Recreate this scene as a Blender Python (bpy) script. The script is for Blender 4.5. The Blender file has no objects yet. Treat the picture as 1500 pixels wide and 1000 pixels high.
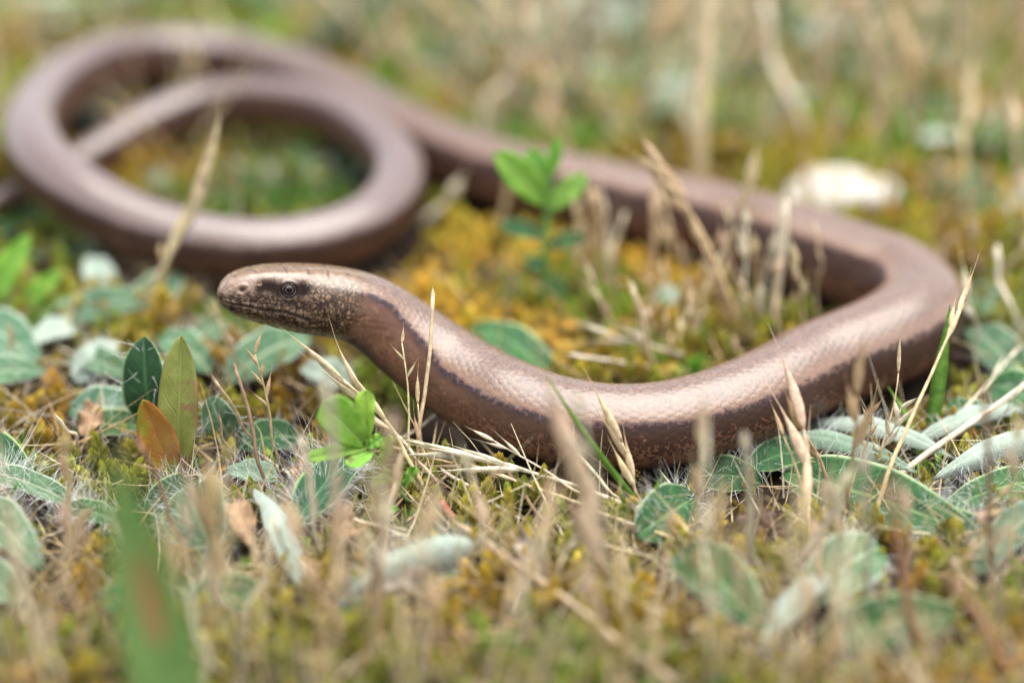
import bpy, math, random
import numpy as np
from mathutils import Vector, Matrix, Euler

# units: 1 Blender unit = 1 cm (macro scene)
random.seed(7); rng = np.random.default_rng(7)
S = bpy.context.scene
S.unit_settings.system = 'METRIC'; S.unit_settings.scale_length = 0.01
COL = S.collection
R = math.radians

# ---------------------------------------------------------------- camera
PITCH, FPX, DF, H = R(28), 3720.0, 30.7, 16.03
CY = -26.58
cd = bpy.data.cameras.new('camera'); cam = bpy.data.objects.new('camera', cd); COL.objects.link(cam)
cam.location = (0, CY, H); cam.rotation_euler = (R(90) - PITCH, 0, 0)
cd.sensor_width = 36; cd.lens = FPX * 36 / 1500; cd.clip_start = 0.5; cd.clip_end = 3000
cd.dof.use_dof = True; cd.dof.focus_distance = DF
cd.dof.aperture_fstop = 0.001 * cd.lens / 1.5
S.camera = cam
# ---------------------------------------------------------------- light
w = bpy.data.worlds.new('World'); S.world = w; w.use_nodes = True
SUN_EL, SUN_AZ = R(80), R(70)         # azimuth clockwise from +Y: almost overhead, slightly from the right
nt = w.node_tree; bg = nt.nodes['Background']
sky = nt.nodes.new('ShaderNodeTexSky'); sky.sky_type = 'NISHITA'; sky.sun_disc = False
sky.sun_elevation = SUN_EL; sky.sun_rotation = SUN_AZ; sky.air_density = 1.0; sky.dust_density = 1.2; sky.ozone_density = 1.0
hs = nt.nodes.new('ShaderNodeHueSaturation'); hs.inputs['Saturation'].default_value = 0.42   # thin overcast
hs.inputs['Value'].default_value = 1.0
nt.links.new(sky.outputs[0], hs.inputs['Color']); nt.links.new(hs.outputs[0], bg.inputs[0])
bg.inputs[1].default_value = 0.075
sd = bpy.data.lights.new('sun', 'SUN'); sd.energy = 1.5; sd.angle = R(66); sd.color = (1, .955, .88)
so = bpy.data.objects.new('sun', sd); COL.objects.link(so)
sv = Vector((math.sin(SUN_AZ) * math.cos(SUN_EL), math.cos(SUN_AZ) * math.cos(SUN_EL), math.sin(SUN_EL)))
so.rotation_euler = sv.to_track_quat('Z', 'Y').to_euler(); so.location = (20, 30, 60)
vs = S.view_settings; vs.view_transform = 'Standard'; vs.look = 'None'; vs.gamma = 1; vs.use_curve_mapping = False
vs.exposure = 2.55
S.cycles.use_denoising = True
S.cycles.max_bounces = 7; S.cycles.diffuse_bounces = 4; S.cycles.glossy_bounces = 3; S.cycles.transmission_bounces = 4
S.cycles.caustics_reflective = False; S.cycles.caustics_refractive = False
S.cycles.use_adaptive_sampling = False

# ---------------------------------------------------------------- projection helpers (pixel of the 1500x1000 photo -> place in the world)
Fw = np.array([0, math.cos(PITCH), -math.sin(PITCH)]); Up = np.array([0, math.sin(PITCH), math.cos(PITCH)]); Rt = np.array([1., 0, 0])
CAM = np.array([0, CY, H])
def ray(px, py): return Rt * (px - 750) / FPX + Up * (500 - py) / FPX + Fw
def P(px, py, z=0.0):
    d = ray(px, py); return CAM + d * ((z - H) / d[2])
def PD(px, py, depth): return CAM + ray(px, py) * depth
def PY(px, py, y):
    d = ray(px, py); return CAM + d * ((y - CY) / d[1])
def smooth(a, b, x):
    t = np.clip((x - a) / (b - a), 0, 1); return t * t * (3 - 2 * t)
def hash2(i, j, s):
    v = np.sin(i * 127.1 + j * 311.7 + s * 74.7) * 43758.5453
    return v - np.floor(v)
def vn(x, y, s=0):
    x = np.asarray(x, float); y = np.asarray(y, float)
    i, j = np.floor(x), np.floor(y); fx, fy = x - i, y - j
    fx = fx * fx * (3 - 2 * fx); fy = fy * fy * (3 - 2 * fy)
    return (hash2(i, j, s) * (1 - fx) + hash2(i + 1, j, s) * fx) * (1 - fy) + (hash2(i, j + 1, s) * (1 - fx) + hash2(i + 1, j + 1, s) * fx) * fy
def gh(x, y):   # height of the soil
    return -0.32 + 0.30 * vn(np.asarray(x) * .55 + 3, np.asarray(y) * .55, 1) + 0.12 * vn(np.asarray(x) * 1.7, np.asarray(y) * 1.7, 2)

# ---------------------------------------------------------------- object helpers
def tag(o, label=None, cat=None, group=None, kind=None):
    if label: o['label'] = label
    if cat: o['category'] = cat
    if group: o['group'] = group
    if kind: o['kind'] = kind
    return o
def mesh(name, V, F, mats, parent=None, smooth_=True, uv=None, tint=None, midx=None):
    me = bpy.data.meshes.new(name)
    V = np.asarray(V, float)
    if isinstance(F, np.ndarray):
        n = F.shape[1]; m = F.shape[0]
        me.vertices.add(len(V)); me.vertices.foreach_set('co', V.ravel())
        me.loops.add(m * n); me.loops.foreach_set('vertex_index', F.ravel().astype(np.int32))
        me.polygons.add(m); me.polygons.foreach_set('loop_start', (np.arange(m) * n).astype(np.int32))
        me.polygons.foreach_set('loop_total', np.full(m, n, np.int32))
        me.update(calc_edges=True)
    else:
        me.from_pydata([tuple(v) for v in V], [], F); me.update()
    for m_ in (mats if isinstance(mats, (list, tuple)) else [mats]): me.materials.append(m_)
    if midx is not None: me.polygons.foreach_set('material_index', np.asarray(midx, np.int32))
    if smooth_: me.polygons.foreach_set('use_smooth', np.ones(len(me.polygons), bool))
    if uv is not None:
        a = me.attributes.new('uvp', 'FLOAT_VECTOR', 'POINT')
        u3 = np.zeros((len(V), 3)); u3[:, :np.asarray(uv).shape[1]] = uv
        a.data.foreach_set('vector', u3.ravel())
    if tint is not None:
        a = me.color_attributes.new('tint', 'FLOAT_COLOR', 'POINT')
        c = np.ones((len(V), 4)); c[:, :3] = tint; a.data.foreach_set('color', c.ravel())
    o = bpy.data.objects.new(name, me); COL.objects.link(o)
    if parent is not None: o.parent = parent
    return o
def empty(name, loc=(0, 0, 0)):
    o = bpy.data.objects.new(name, None); COL.objects.link(o); o.location = loc
    o.empty_display_size = 0.2; return o
def unparent_shift(o, root):   # a part built in world coordinates under a thing placed at its base
    o.matrix_parent_inverse = Matrix.Translation(-Vector(root.location)); return o
def copy_tree(o, parent=None):
    c = o.copy(); COL.objects.link(c)
    if parent is not None: c.parent = parent
    for ch in o.children: copy_tree(ch, c)
    return c

# ---------------------------------------------------------------- materials
class NT:
    def __init__(s, name):
        s.m = bpy.data.materials.new(name); s.m.use_nodes = True; s.t = s.m.node_tree
        s.b = s.t.nodes['Principled BSDF']; s.out = s.t.nodes['Material Output']
    def n(s, ty, **k):
        x = s.t.nodes.new('ShaderNode' + ty)
        for a, v in k.items(): setattr(x, a, v)
        return x
    def set(s, inp, v):
        if hasattr(v, 'is_linked') or isinstance(v, bpy.types.NodeSocket): s.t.links.new(v, inp)
        else:
            if isinstance(v, tuple) and len(v) == 3 and inp.type == 'RGBA': v = (*v, 1)
            inp.default_value = v
    def math(s, op, a, b=0.0, c=None):
        x = s.n('Math', operation=op); s.set(x.inputs[0], a); s.set(x.inputs[1], b)
        if c is not None: s.set(x.inputs[2], c)
        return x.outputs[0]
    def mix(s, f, a, b, bt='MIX'):
        x = s.n('Mix', data_type='RGBA', blend_type=bt); s.set(x.inputs[0], f); s.set(x.inputs[6], a); s.set(x.inputs[7], b); return x.outputs[2]
    def noise(s, vec, scale, detail=3, rough=.55):
        x = s.n('TexNoise'); s.set(x.inputs['Vector'], vec); x.inputs['Scale'].default_value = scale
        x.inputs['Detail'].default_value = detail; x.inputs['Roughness'].default_value = rough; return x.outputs[0]
    def vor(s, vec, scale, feature='F1', rnd=1.0):
        x = s.n('TexVoronoi', feature=feature); s.set(x.inputs['Vector'], vec); x.inputs['Scale'].default_value = scale
        x.inputs['Randomness'].default_value = rnd; return x.outputs['Distance'], (x.outputs['Color'] if feature == 'F1' else None)
    def map(s, v, a, b, c=0.0, d=1.0, sm=True):
        x = s.n('MapRange', interpolation_type='SMOOTHSTEP' if sm else 'LINEAR'); s.set(x.inputs[0], v)
        for i, q in enumerate((a, b, c, d)): s.set(x.inputs[i + 1], q)
        return x.outputs[0]
    def ramp(s, v, stops):
        x = s.n('ValToRGB'); s.set(x.inputs[0], v); e = x.color_ramp.elements
        while len(e) < len(stops): e.new(.5)
        for q, (p, c) in zip(e, stops): q.position = p; q.color = (*c, 1)
        return x.outputs[0]
    def attr(s, name): x = s.n('Attribute', attribute_name=name); return x
    def obj(s): return s.n('TexCoord').outputs['Object']
    def bump(s, h, strength, dist):
        x = s.n('Bump'); x.inputs['Strength'].default_value = strength; x.inputs['Distance'].default_value = dist
        s.set(x.inputs['Height'], h); s.set(s.b.inputs['Normal'], x.outputs[0]); return x.outputs[0]
    def base(s, c, rough=.6, spec=.4):
        s.set(s.b.inputs['Base Color'], c); s.set(s.b.inputs['Roughness'], rough); s.set(s.b.inputs['Specular IOR Level'], spec)
    def translucent(s, c, f=.3):
        tr = s.n('BsdfTranslucent'); s.set(tr.inputs[0], c)
        mx = s.n('MixShader'); mx.inputs[0].default_value = f
        s.t.links.new(s.b.outputs[0], mx.inputs[1]); s.t.links.new(tr.outputs[0], mx.inputs[2]); s.t.links.new(mx.outputs[0], s.out.inputs[0])

def m_soil():
    k = NT('soil'); o = k.obj(); n1 = k.noise(o, 2.2, 6, .7); n2 = k.noise(o, 14, 5, .75)
    c = k.ramp(n1, [(.3, (.014, .008, .006)), (.55, (.04, .024, .015)), (.75, (.09, .058, .035))])
    c = k.mix(k.map(n2, .55, .75), c, (.15, .11, .075)); k.base(c, .95, .15); k.bump(n2, 1, .12); return k.m
def m_tint(name, rough=.6, tr=.3, spec=.35, rnd=.25, bumps=60, fiber=False, tcol=None):
    k = NT(name); o = k.obj(); a = k.attr('tint').outputs['Color']
    n = k.noise(o, 9, 4, .65)
    c = k.mix(k.map(n, .35, .7), k.mix(1, a, (.72, .70, .66), 'MULTIPLY'), k.mix(1, a, (1.2, 1.17, 1.1), 'MULTIPLY'))
    if rnd:
        h = k.n('HueSaturation'); r = k.n('ObjectInfo').outputs['Random']
        k.set(h.inputs['Value'], k.map(r, 0., 1., 1 - rnd, 1 + rnd, False)); k.set(h.inputs['Color'], c)
        k.set(h.inputs['Hue'], k.map(k.math('FRACT', k.math('MULTIPLY', r, 7.13)), 0., 1., .485, .512, False)); c = h.outputs[0]
    k.base(c, rough, spec)
    k.bump(k.noise(o, bumps, 3), .5, .02)
    if tr: k.translucent(c, tr)
    return k.m
def m_leaf(name, c1, c2, vein, rim, spots=None, rough=.5, tr=.25, wet=0.45, blotch=None):
    k = NT(name); u = k.attr('uvp').outputs['Vector']; sp = k.n('SeparateXYZ'); k.set(sp.inputs[0], u)
    U, V = sp.outputs[0], sp.outputs[1]; au = k.math('ABSOLUTE', U)
    o = k.obj(); n = k.noise(o, 5, 5, .6); n2 = k.noise(o, 28, 4, .7)
    c = k.mix(k.map(n, .3, .7), c1, c2)
    c = k.mix(k.map(n2, .35, .8, 0, .35), c, k.mix(1, c, (.55, .6, .55), 'MULTIPLY'))
    nn = k.math('MULTIPLY', k.math('SUBTRACT', n, .5), .25)
    wv = k.math('PINGPONG', k.math('ADD', k.math('ADD', k.math('MULTIPLY', V, 7.), nn), k.math('MULTIPLY', au, -1.6)), .5)
    lat = k.map(wv, .0, .085, .6, 0)
    lat = k.math('MULTIPLY', lat, k.map(au, .9, .5))
    mid = k.map(au, .03, .11, 1, 0)
    vv = k.math('MAXIMUM', mid, lat)
    c = k.mix(vv, c, vein)
    c = k.mix(k.map(k.math('ADD', au, k.math('MULTIPLY', nn, .3)), .88, .97), c, rim)
    if spots:
        s2 = k.map(k.math('ADD', k.noise(o, 2.3, 3, .6), k.math('MULTIPLY', V, spots[1])), .5, .68)
        c = k.mix(s2, c, spots[0])
    if blotch:
        du = k.math('DIVIDE', k.math('SUBTRACT', U, blotch[1]), blotch[3]); dv = k.math('DIVIDE', k.math('SUBTRACT', V, blotch[2]), blotch[4])
        c = k.mix(k.map(k.math('ADD', k.math('ADD', k.math('MULTIPLY', du, du), k.math('MULTIPLY', dv, dv)), nn), .5, 1.2, .95, 0), c, blotch[0])
    rn = k.n('ObjectInfo').outputs['Random']; sh = k.n('VectorMath', operation='ADD'); k.set(sh.inputs[0], o); cx = k.n('CombineXYZ'); k.set(cx.inputs[0], k.math('MULTIPLY', rn, 37.)); k.set(sh.inputs[1], cx.outputs[0])
    c = k.mix(k.map(k.math('ADD', k.noise(sh.outputs[0], 3.2, 4, .6), k.map(au, .6, 1., 0, .06)), .66, .70, 0, .8), c, (.16, .095, .04))
    hv = k.n('HueSaturation'); k.set(hv.inputs['Hue'], k.map(rn, 0., 1., .47, .52, False)); k.set(hv.inputs['Value'], k.map(k.math('FRACT', k.math('MULTIPLY', rn, 9.7)), 0., 1., .75, 1.2, False)); k.set(hv.inputs['Color'], c); c = hv.outputs[0]
    k.base(c, k.map(n2, .3, .7, rough - .08, rough + .15), wet)
    k.bump(k.math('ADD', k.math('MULTIPLY', vv, -.8), k.math('MULTIPLY', k.noise(o, 45, 3), .6)), .6, .03)
    k.translucent(k.mix(1, c, (1.1, 1.25, .7), 'MULTIPLY'), tr)
    return k.m
def m_felt(name='leaf_felt', c=(.36, .44, .35)):
    k = NT(name); o = k.obj(); n = k.noise(o, 40, 4, .8); n1 = k.noise(o, 6, 3)
    cc = k.mix(k.map(n, .3, .75), tuple(x * .62 for x in c), c); cc = k.mix(k.map(n1, .4, .8, 0, .4), cc, tuple(min(.75, x * 1.35) for x in c))
    k.base(cc, .9, .2); k.b.inputs['Sheen Weight'].default_value = .35; k.bump(n, .8, .03); k.translucent(cc, .15); return k.m
def m_plain(name, c, rough=.5, spec=.4, var=.3, sc=8, tr=0, bmp=.4):
    k = NT(name); o = k.obj(); n = k.noise(o, sc, 5, .65)
    cc = k.mix(k.map(n, .3, .7), tuple(x * (1 - var) for x in c), tuple(min(.9, x * (1 + var)) for x in c))
    k.base(cc, rough, spec); k.bump(k.noise(o, sc * 5, 4), bmp, .03)
    if tr: k.translucent(cc, tr)
    return k.m
def m_skin():
    k = NT('lizard_skin'); u = k.attr('uvp').outputs['Vector']; sp = k.n('SeparateXYZ'); k.set(sp.inputs[0], u)
    T, V = sp.outputs[0], sp.outputs[1]     # T signed turn from the dorsal line (-0.5..0.5), V cm from the snout
    hd = k.attr('headmask').outputs['Fac']; dk = k.attr('dark').outputs['Fac']; pl = k.attr('pale').outputs['Fac']; gr = k.attr('girth').outputs['Fac']
    o = k.obj()
    t = k.math('ADD', k.math('MULTIPLY', k.math('ABSOLUTE', T), 360.), k.map(V, 3., 9., 0, 5.))
    # hexagonal scales, 30 rows round the body
    a = k.math('MULTIPLY', T, 36.); b = k.math('DIVIDE', V, k.math('MULTIPLY', gr, .125))
    def lat(off):
        fx = k.math('SUBTRACT', k.math('FRACT', k.math('ADD', a, 100 + off)), .5)
        fy = k.math('MULTIPLY', k.math('SUBTRACT', k.math('FRACT', k.math('ADD', k.math('DIVIDE', b, 1.5), off)), .5), 1.5)
        return k.math('SQRT', k.math('ADD', k.math('MULTIPLY', fx, fx), k.math('MULTIPLY', fy, fy))), fy
    d1, y1 = lat(0.); d2, y2 = lat(.5)
    first = k.math('LESS_THAN', d1, d2)
    d = k.math('MINIMUM', d1, d2)
    ia = k.math('ADD', k.math('FLOOR', k.math('ADD', a, 100)), 0.); ib = k.math('FLOOR', k.math('DIVIDE', b, 1.5))
    ja = k.math('FLOOR', k.math('ADD', a, 100.5)); jb = k.math('FLOOR', k.math('ADD', k.math('DIVIDE', b, 1.5), .5))
    cv = k.n('CombineXYZ')
    def sel(p, q): return k.math('ADD', k.math('MULTIPLY', p, first), k.math('MULTIPLY', q, k.math('SUBTRACT', 1., first)))
    k.set(cv.inputs[0], sel(ia, ja)); k.set(cv.inputs[1], sel(ib, k.math('ADD', jb, .37))); k.set(cv.inputs[2], first)
    wn = k.n('TexWhiteNoise', noise_dimensions='3D'); k.set(wn.inputs['Vector'], cv.outputs[0]); rnd = wn.outputs['Value']
    edge = k.map(d, .40, .60)
    n1 = k.noise(o, 3.0, 4, .6); n2 = k.noise(o, 16, 4, .7); n3 = k.noise(o, 45, 3, .7)
    dorsal = k.mix(k.map(n2, .3, .7), (.070, .043, .028), (.145, .094, .064))
    dorsal = k.mix(k.map(rnd, .0, 1., 0, .35, False), dorsal, (.09, .055, .042))
    dorsal = k.mix(k.map(t, 34, 54, 0, .6), dorsal, (.18, .10, .06))
    dorsal = k.mix(k.map(V, 16, 26, 0, .75), dorsal, (.095, .072, .070))
    dorsal = k.mix(k.map(k.noise(o, 26, 2, .6), .52, .66, 0, .5), dorsal, (.25, .125, .075))
    dorsal = k.mix(k.map(k.noise(o, 31, 2, .6), .54, .68, 0, .5), dorsal, (.10, .085, .10))
    flank = k.mix(k.map(k.math('ADD', V, k.math('MULTIPLY', n1, 3.)), 5., 11.), k.mix(k.map(n1, .3, .7), (.145, .068, .040), (.22, .112, .068)), k.mix(k.map(n1, .3, .7), (.115, .050, .030), (.18, .085, .052)))
    flank = k.mix(k.map(rnd, 0., 1., 0, .35, False), flank, (.075, .03, .02))
    belly = (.06, .042, .034)
    flank = k.mix(k.map(t, 118, 150), flank, belly)
    tw = k.math('ADD', k.math('ADD', t, k.math('MULTIPLY', k.math('SUBTRACT', n2, .5), 9.)), k.math('MULTIPLY', k.math('SUBTRACT', rnd, .5), 4.5))
    isf = k.map(tw, 55, 63)
    c = k.mix(isf, dorsal, flank)
    # dark dorsolateral line, sharp above, dissolving into specks below
    line = k.math('MULTIPLY', k.math('MULTIPLY', k.map(tw, 55, 61), k.map(tw, 61, 74, 1, 0)), k.math('ADD', k.map(n2, .38, .55, .35, 1.), k.map(V, 3., 6., .3, 0.)))
    spk_hi, _ = k.vor(o, 22, 'F1'); spn = k.noise(o, 20, 3, .7)
    dens = k.math('MULTIPLY', k.map(tw, 60, 66), k.map(tw, 68, 118, 1, .25))
    spk = k.map(k.math('ADD', k.math('MULTIPLY', dens, .30), spn), .61, .66)
    spk = k.math('MULTIPLY', spk, k.map(tw, 60, 64)); spk = k.math('MULTIPLY', spk, k.map(V, 2.2, 6.0, .45, 1))
    linec = k.mix(k.map(V, 3., 9.), (.032, .020, .026), (.010, .006, .006))
    c = k.mix(k.math('MULTIPLY', line, .88), c, linec)
    c = k.mix(k.math('MULTIPLY', spk, .85), c, (.022, .011, .009))
    # a few pinpricks on the back
    c = k.mix(k.map(k.noise(o, 11, 2, .5), .70, .74, 0, .55), c, (.07, .055, .055))
    c = k.mix(k.math('MULTIPLY', edge, k.map(isf, 0., 1., .20, .20)), c, k.mix(1, c, (.35, .30, .30), 'MULTIPLY'))
    # head
    vh = k.n('Mapping'); k.set(vh.inputs[0], o); vh.inputs['Scale'].default_value = (1, 1, 1)
    wobb = k.n('VectorMath', operation='ADD'); nv = k.n('TexNoise'); k.set(nv.inputs['Vector'], o); nv.inputs['Scale'].default_value = 9
    sc = k.n('VectorMath', operation='SCALE'); k.set(sc.inputs[0], nv.outputs['Color']); sc.inputs['Scale'].default_value = .07
    k.set(wobb.inputs[0], o); k.set(wobb.inputs[1], sc.outputs[0])
    ce, _ = k.vor(wobb.outputs[0], 16, 'DISTANCE_TO_EDGE'); cf, cc = k.vor(wobb.outputs[0], 16, 'F1')
    hn = k.noise(o, 13, 5, .75); hn2 = k.noise(o, 34, 4, .75)
    hc = k.mix(k.map(hn, .35, .7), (.065, .032, .015), (.14, .075, .037))
    bw = k.n('RGBToBW'); k.set(bw.inputs[0], cc)
    hc = k.mix(k.map(bw.outputs[0], .2, .8, 0, .5), hc, (.30, .195, .11))
    crk = k.math('MULTIPLY', k.map(ce, .03, .2, 1, 0), k.map(hn, .34, .48))
    chk = k.math('MULTIPLY', crk, k.map(t, 40, 62, .25, .95))
    hc = k.mix(chk, hc, (.012, .007, .005))
    hc = k.mix(k.math('MULTIPLY', k.map(hn2, .50, .58), k.map(t, 45, 65, .15, .8)), hc, (.025, .014, .010))
    hc = k.mix(pl, hc, k.mix(k.map(hn, .3, .7), (.13, .082, .058), (.28, .19, .14)))
    thr = k.map(t, 128, 150)
    hc = k.mix(thr, hc, k.mix(k.map(hn, .5, .6), (.24, .22, .13), (.05, .042, .028)))
    hc = k.mix(k.math('MULTIPLY', k.map(t, 44, 26), .8), hc, k.mix(k.map(hn, .45, .62), (.135, .072, .026), (.045, .025, .012)))
    fz = k.map(k.math('ADD', hd, k.math('MULTIPLY', k.math('SUBTRACT', hn, .5), .35)), .3, .7)
    c = k.mix(fz, c, hc)
    c = k.mix(dk, c, (.014, .008, .007))
    ro = k.math('ADD', k.map(n3, .3, .7, .22, .33), k.math('MULTIPLY', isf, .07))
    ro = k.math('SUBTRACT', ro, k.math('MULTIPLY', fz, .06))
    k.base(c, ro, k.math('MULTIPLY', k.math('SUBTRACT', .60, k.math('MULTIPLY', isf, .36)), k.map(dk, 0., 1., 1., .22)))
    
    hb = k.math('MULTIPLY', k.map(d, .1, .62, 1, 0), k.math('SUBTRACT', 1., fz))
    hh = k.math('MULTIPLY', k.map(ce, .0, .14), fz); hh = k.math('MULTIPLY', hh, k.map(t, 30, 60, .35, 1))
    k.bump(k.math('ADD', k.math('ADD', hb, hh), k.math('MULTIPLY', n3, .7)), .20, .010)
    return k.m
def m_eye(): k = NT('eye_dark'); k.base((.004, .003, .0025), .03, .12); return k.m
def m_pebble():
    k = NT('pebble_chalk'); o = k.obj(); n = k.noise(o, 2.6, 6, .75)
    c = k.ramp(n, [(.36, (.22, .16, .09)), (.48, (.38, .34, .27)), (.64, (.56, .54, .50))]); k.base(c, .7, .3); k.bump(k.noise(o, 7, 6, .7), .7, .1); return k.m

M = dict(soil=m_soil(), moss=m_tint('moss_leaf', .5, .2, .4, 0), straw=m_tint('dry_straw', .5, .28, .45, .16, 40), litter=m_tint('dead_litter', .6, .25, .35, 0),
         blade=m_tint('green_blade', .42, .35, .5, .12), hair=m_plain('leaf_hair', (.82, .84, .80), .5, .4, .1, 8, .3),
         leaf=m_leaf('hawkweed_leaf', (.013, .065, .016), (.042, .125, .034), (.13, .23, .09), (.32, .40, .22), None, .6, .25, .3),
         leaf_dark=m_leaf('hawkweed_leaf_dark', (.010, .050, .015), (.026, .092, .028), (.06, .16, .06), (.28, .40, .17), None, .6, .25, .3),
         leaf_blue=m_leaf('hawkweed_leaf_pale', (.04, .11, .052), (.11, .20, .11), (.26, .34, .22), (.38, .45, .34), None, .7, .25, .25),
         leaf_lime=m_leaf('young_leaf', (.16, .35, .035), (.27, .47, .06), (.27, .42, .12), (.22, .38, .08), None, .45, .4),
         leaf_olive=m_leaf('olive_leaf', (.25, .32, .07), (.34, .40, .11), (.36, .42, .14), (.30, .28, .09), ((.42, .24, .12), -.02), .45, .4),
         leaf_red=m_leaf('orange_leaf', (.36, .14, .03), (.42, .23, .035), (.42, .20, .06), (.42, .12, .03), ((.26, .28, .03), -.04), .45, .4),
         leaf_fore=m_leaf('broad_green_leaf', (.12, .26, .065), (.20, .36, .12), (.18, .34, .12), (.15, .30, .1), None, .5, .35, .3, ((.46, .28, .11), .1, .60, .30, .15)),
         felt=m_felt(), felt_g=m_felt('leaf_felt_green', (.20, .30, .20)),
         brown=m_plain('dead_leaf', (.30, .19, .11), .7, .2, .45, 5, .2), grey=m_plain('withered_leaf', (.36, .30, .25), .75, .2, .5, 6, .15),
         stemred=m_plain('reddish_stem', (.30, .09, .05), .5, .4, .3), stemgreen=m_plain('green_stem', (.14, .27, .06), .5, .4, .3, 8, .2),
         clod=m_plain('soil_clod', (.075, .048, .035), .95, .1, .6, 9, 0, 1.), pebble=m_pebble(), bead=m_plain('bead_quartz', (.62, .60, .60), .25, .6, .2),
         skin=m_skin(), eye=m_eye(), pupil=m_plain('pupil_black', (.001, .001, .001), .03, .08, 0, 8, 0, 0), iris=m_plain('iris_brown', (.040, .020, .013), .05, .3, .3, 20, 0, .1),
         lid_dark=m_plain('upper_eyelid_skin', (.03, .02, .017), .35, .4, .4, 14), lid=m_plain('eyelid_skin', (.045, .040, .048), .5, .12, .45, 14))

# ---------------------------------------------------------------- ground
def build_ground():
    n = 220; t = np.linspace(-1, 1, n); g = 14 * t + 500 * np.sign(t) * np.abs(t) ** 7
    X, Y = np.meshgrid(g, g + 7, indexing='ij'); Z = gh(X, Y) + .06 * vn(X * 6, Y * 6, 3)
    Z = np.where(np.maximum(abs(X), abs(Y)) > 30, -.15, Z)
    V = np.stack([X, Y, Z], -1).reshape(-1, 3); i = np.arange(n * n).reshape(n, n)
    F = np.stack([i[:-1, :-1], i[1:, :-1], i[1:, 1:], i[:-1, 1:]], -1).reshape(-1, 4)
    tag(mesh('ground', V, F, M['soil']), kind='structure')
build_ground()

# ---------------------------------------------------------------- the animal: centre line
HEAD = [(318, 431, 31.25), (350, 429.5, 31.25), (380, 430.5, 31.3), (410, 433, 31.35), (440, 436.5, 31.4), (470, 440, 31.45), (500, 444.5, 31.5), (530, 454, 31.6),
        (562, 472, 31.72), (600, 500, 31.8), (650, 537, 31.78)]
BODY = [(700, 569, .70, .56), (750, 593, .66, .56), (800, 611, .62, .55), (850, 621, .60, .54), (900, 625, .58, .53), (950, 624, .57, .53), (1000, 616, .57, .53), (1050, 603, .58, .54), (1100, 585, .6, .55),
        (1150, 562, .62, .56), (1200, 536, .63, .575), (1245, 519, .64, .59), (1288, 502, .65, .605), (1325, 482, .66, .62), (1346, 452, .66, .63), (1322, 419, .66, .63), (1268, 397, .66, .62), (1212, 377, .66, .61),
        (1130, 350, .65, .60), (1030, 320, .63, .575), (930, 299, .6, .555), (840, 279, .58, .54), (760, 262, .55, .525), (680, 237, .52, .51), (610, 205, .5, .50),
        (540, 165, .5, .485), (470, 130, .5, .475), (400, 103, .5, .47), (320, 84, .52, .465), (240, 80, .6, .46), (160, 92, .75, .46), (95, 122, .9, .46), (56, 162, 1.05, .46), (46, 205, 1.15, .46), (70, 250, 1.12, .455),
        (125, 292, 1.0, .45), (200, 329, .85, .43), (290, 355, .75, .42), (380, 364, .72, .415), (460, 355, .72, .41), (530, 332, .72, .42), (575, 292, .74, .41), (583, 250, .78, .40), (555, 210, .82, .39), (503, 174, .82, .38), (432, 153, .78, .37),
        (362, 147, .7, .365), (292, 156, .58, .36), (212, 186, .45, .35), (145, 225, .33, .31), (90, 252, .3, .24), (35, 280, .3, .21), (-10, 300, .28, .18), (-60, 312, .25, .13), (-110, 315, .2, .05)]
pts = [PD(*h) for h in HEAD]; rad = [None] * len(HEAD)
for px, py, z, r in BODY: pts.append(P(px, py, z)); rad.append(r)
pts = np.array(pts)
def catmull(pts, per=40):
    out = []; k = len(pts); par = []
    for i in range(k - 1):
        p0 = pts[max(i - 1, 0)]; p1 = pts[i]; p2 = pts[i + 1]; p3 = pts[min(i + 2, k - 1)]
        t = np.linspace(0, 1, per, endpoint=False)[:, None]
        l = np.linalg.norm(p2 - p1); l0 = max(np.linalg.norm(p1 - p0), 1e-6) if i else l; l2 = max(np.linalg.norm(p3 - p2), 1e-6) if i < k - 2 else l
        m1 = ((p2 - p1) / l * l0 + (p1 - p0) / l0 * l) / (l + l0) * l if i else (p2 - p1)
        m2 = ((p3 - p2) / l2 * l + (p2 - p1) / l * l2) / (l + l2) * l if i < k - 2 else (p2 - p1)
        out.append((2 * t**3 - 3 * t**2 + 1) * p1 + (t**3 - 2 * t**2 + t) * m1 + (-2 * t**3 + 3 * t**2) * p2 + (t**3 - t**2) * m2)
        par.append(i + t[:, 0])
    out.append(pts[-1:]); par.append([k - 1]); return np.concatenate(out), np.concatenate(par)
cl, par = catmull(pts)
for _ in range(30):   # iron out small kinks
    cl[1:-1] = cl[1:-1] * .5 + (cl[:-2] + cl[2:]) * .25
seg = np.linalg.norm(np.diff(cl, axis=0), axis=1); arc = np.concatenate([[0], np.cumsum(seg)]); L = arc[-1]
HT = [(0, 0.012), (.012, .07), (.03, .115), (.06, .16), (.1, .2), (.17, .258), (.27, .305), (.4, .345), (.52, .372), (.77, .415), (1.02, .443), (1.27, .458), (1.5, .458), (1.75, .468), (2.0, .482), (2.4, .508), (2.9, .535)]
rs = [h[0] for h in HT]; rv = [h[1] for h in HT]
for i, (b) in enumerate(BODY):
    rs.append(float(np.interp(len(HEAD) + i, par, arc))); rv.append(b[3])
s = np.concatenate([[0, .003, .007], np.arange(.012, .06, .006), np.arange(.06, 2.4, .0105), np.arange(2.4, 14, .05), np.arange(14, L - .6, .09), np.linspace(L - .6, L, 14)])
s = np.clip(s, 0, L)
C = np.stack([np.interp(s, arc, cl[:, i]) for i in range(3)], 1)
Tg = np.stack([np.interp(s + .04, arc, cl[:, i]) - np.interp(np.maximum(s - .04, 0), arc, cl[:, i]) for i in range(3)], 1)
Tg[-1] = Tg[-3]; Tg[-2] = Tg[-3]
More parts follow.
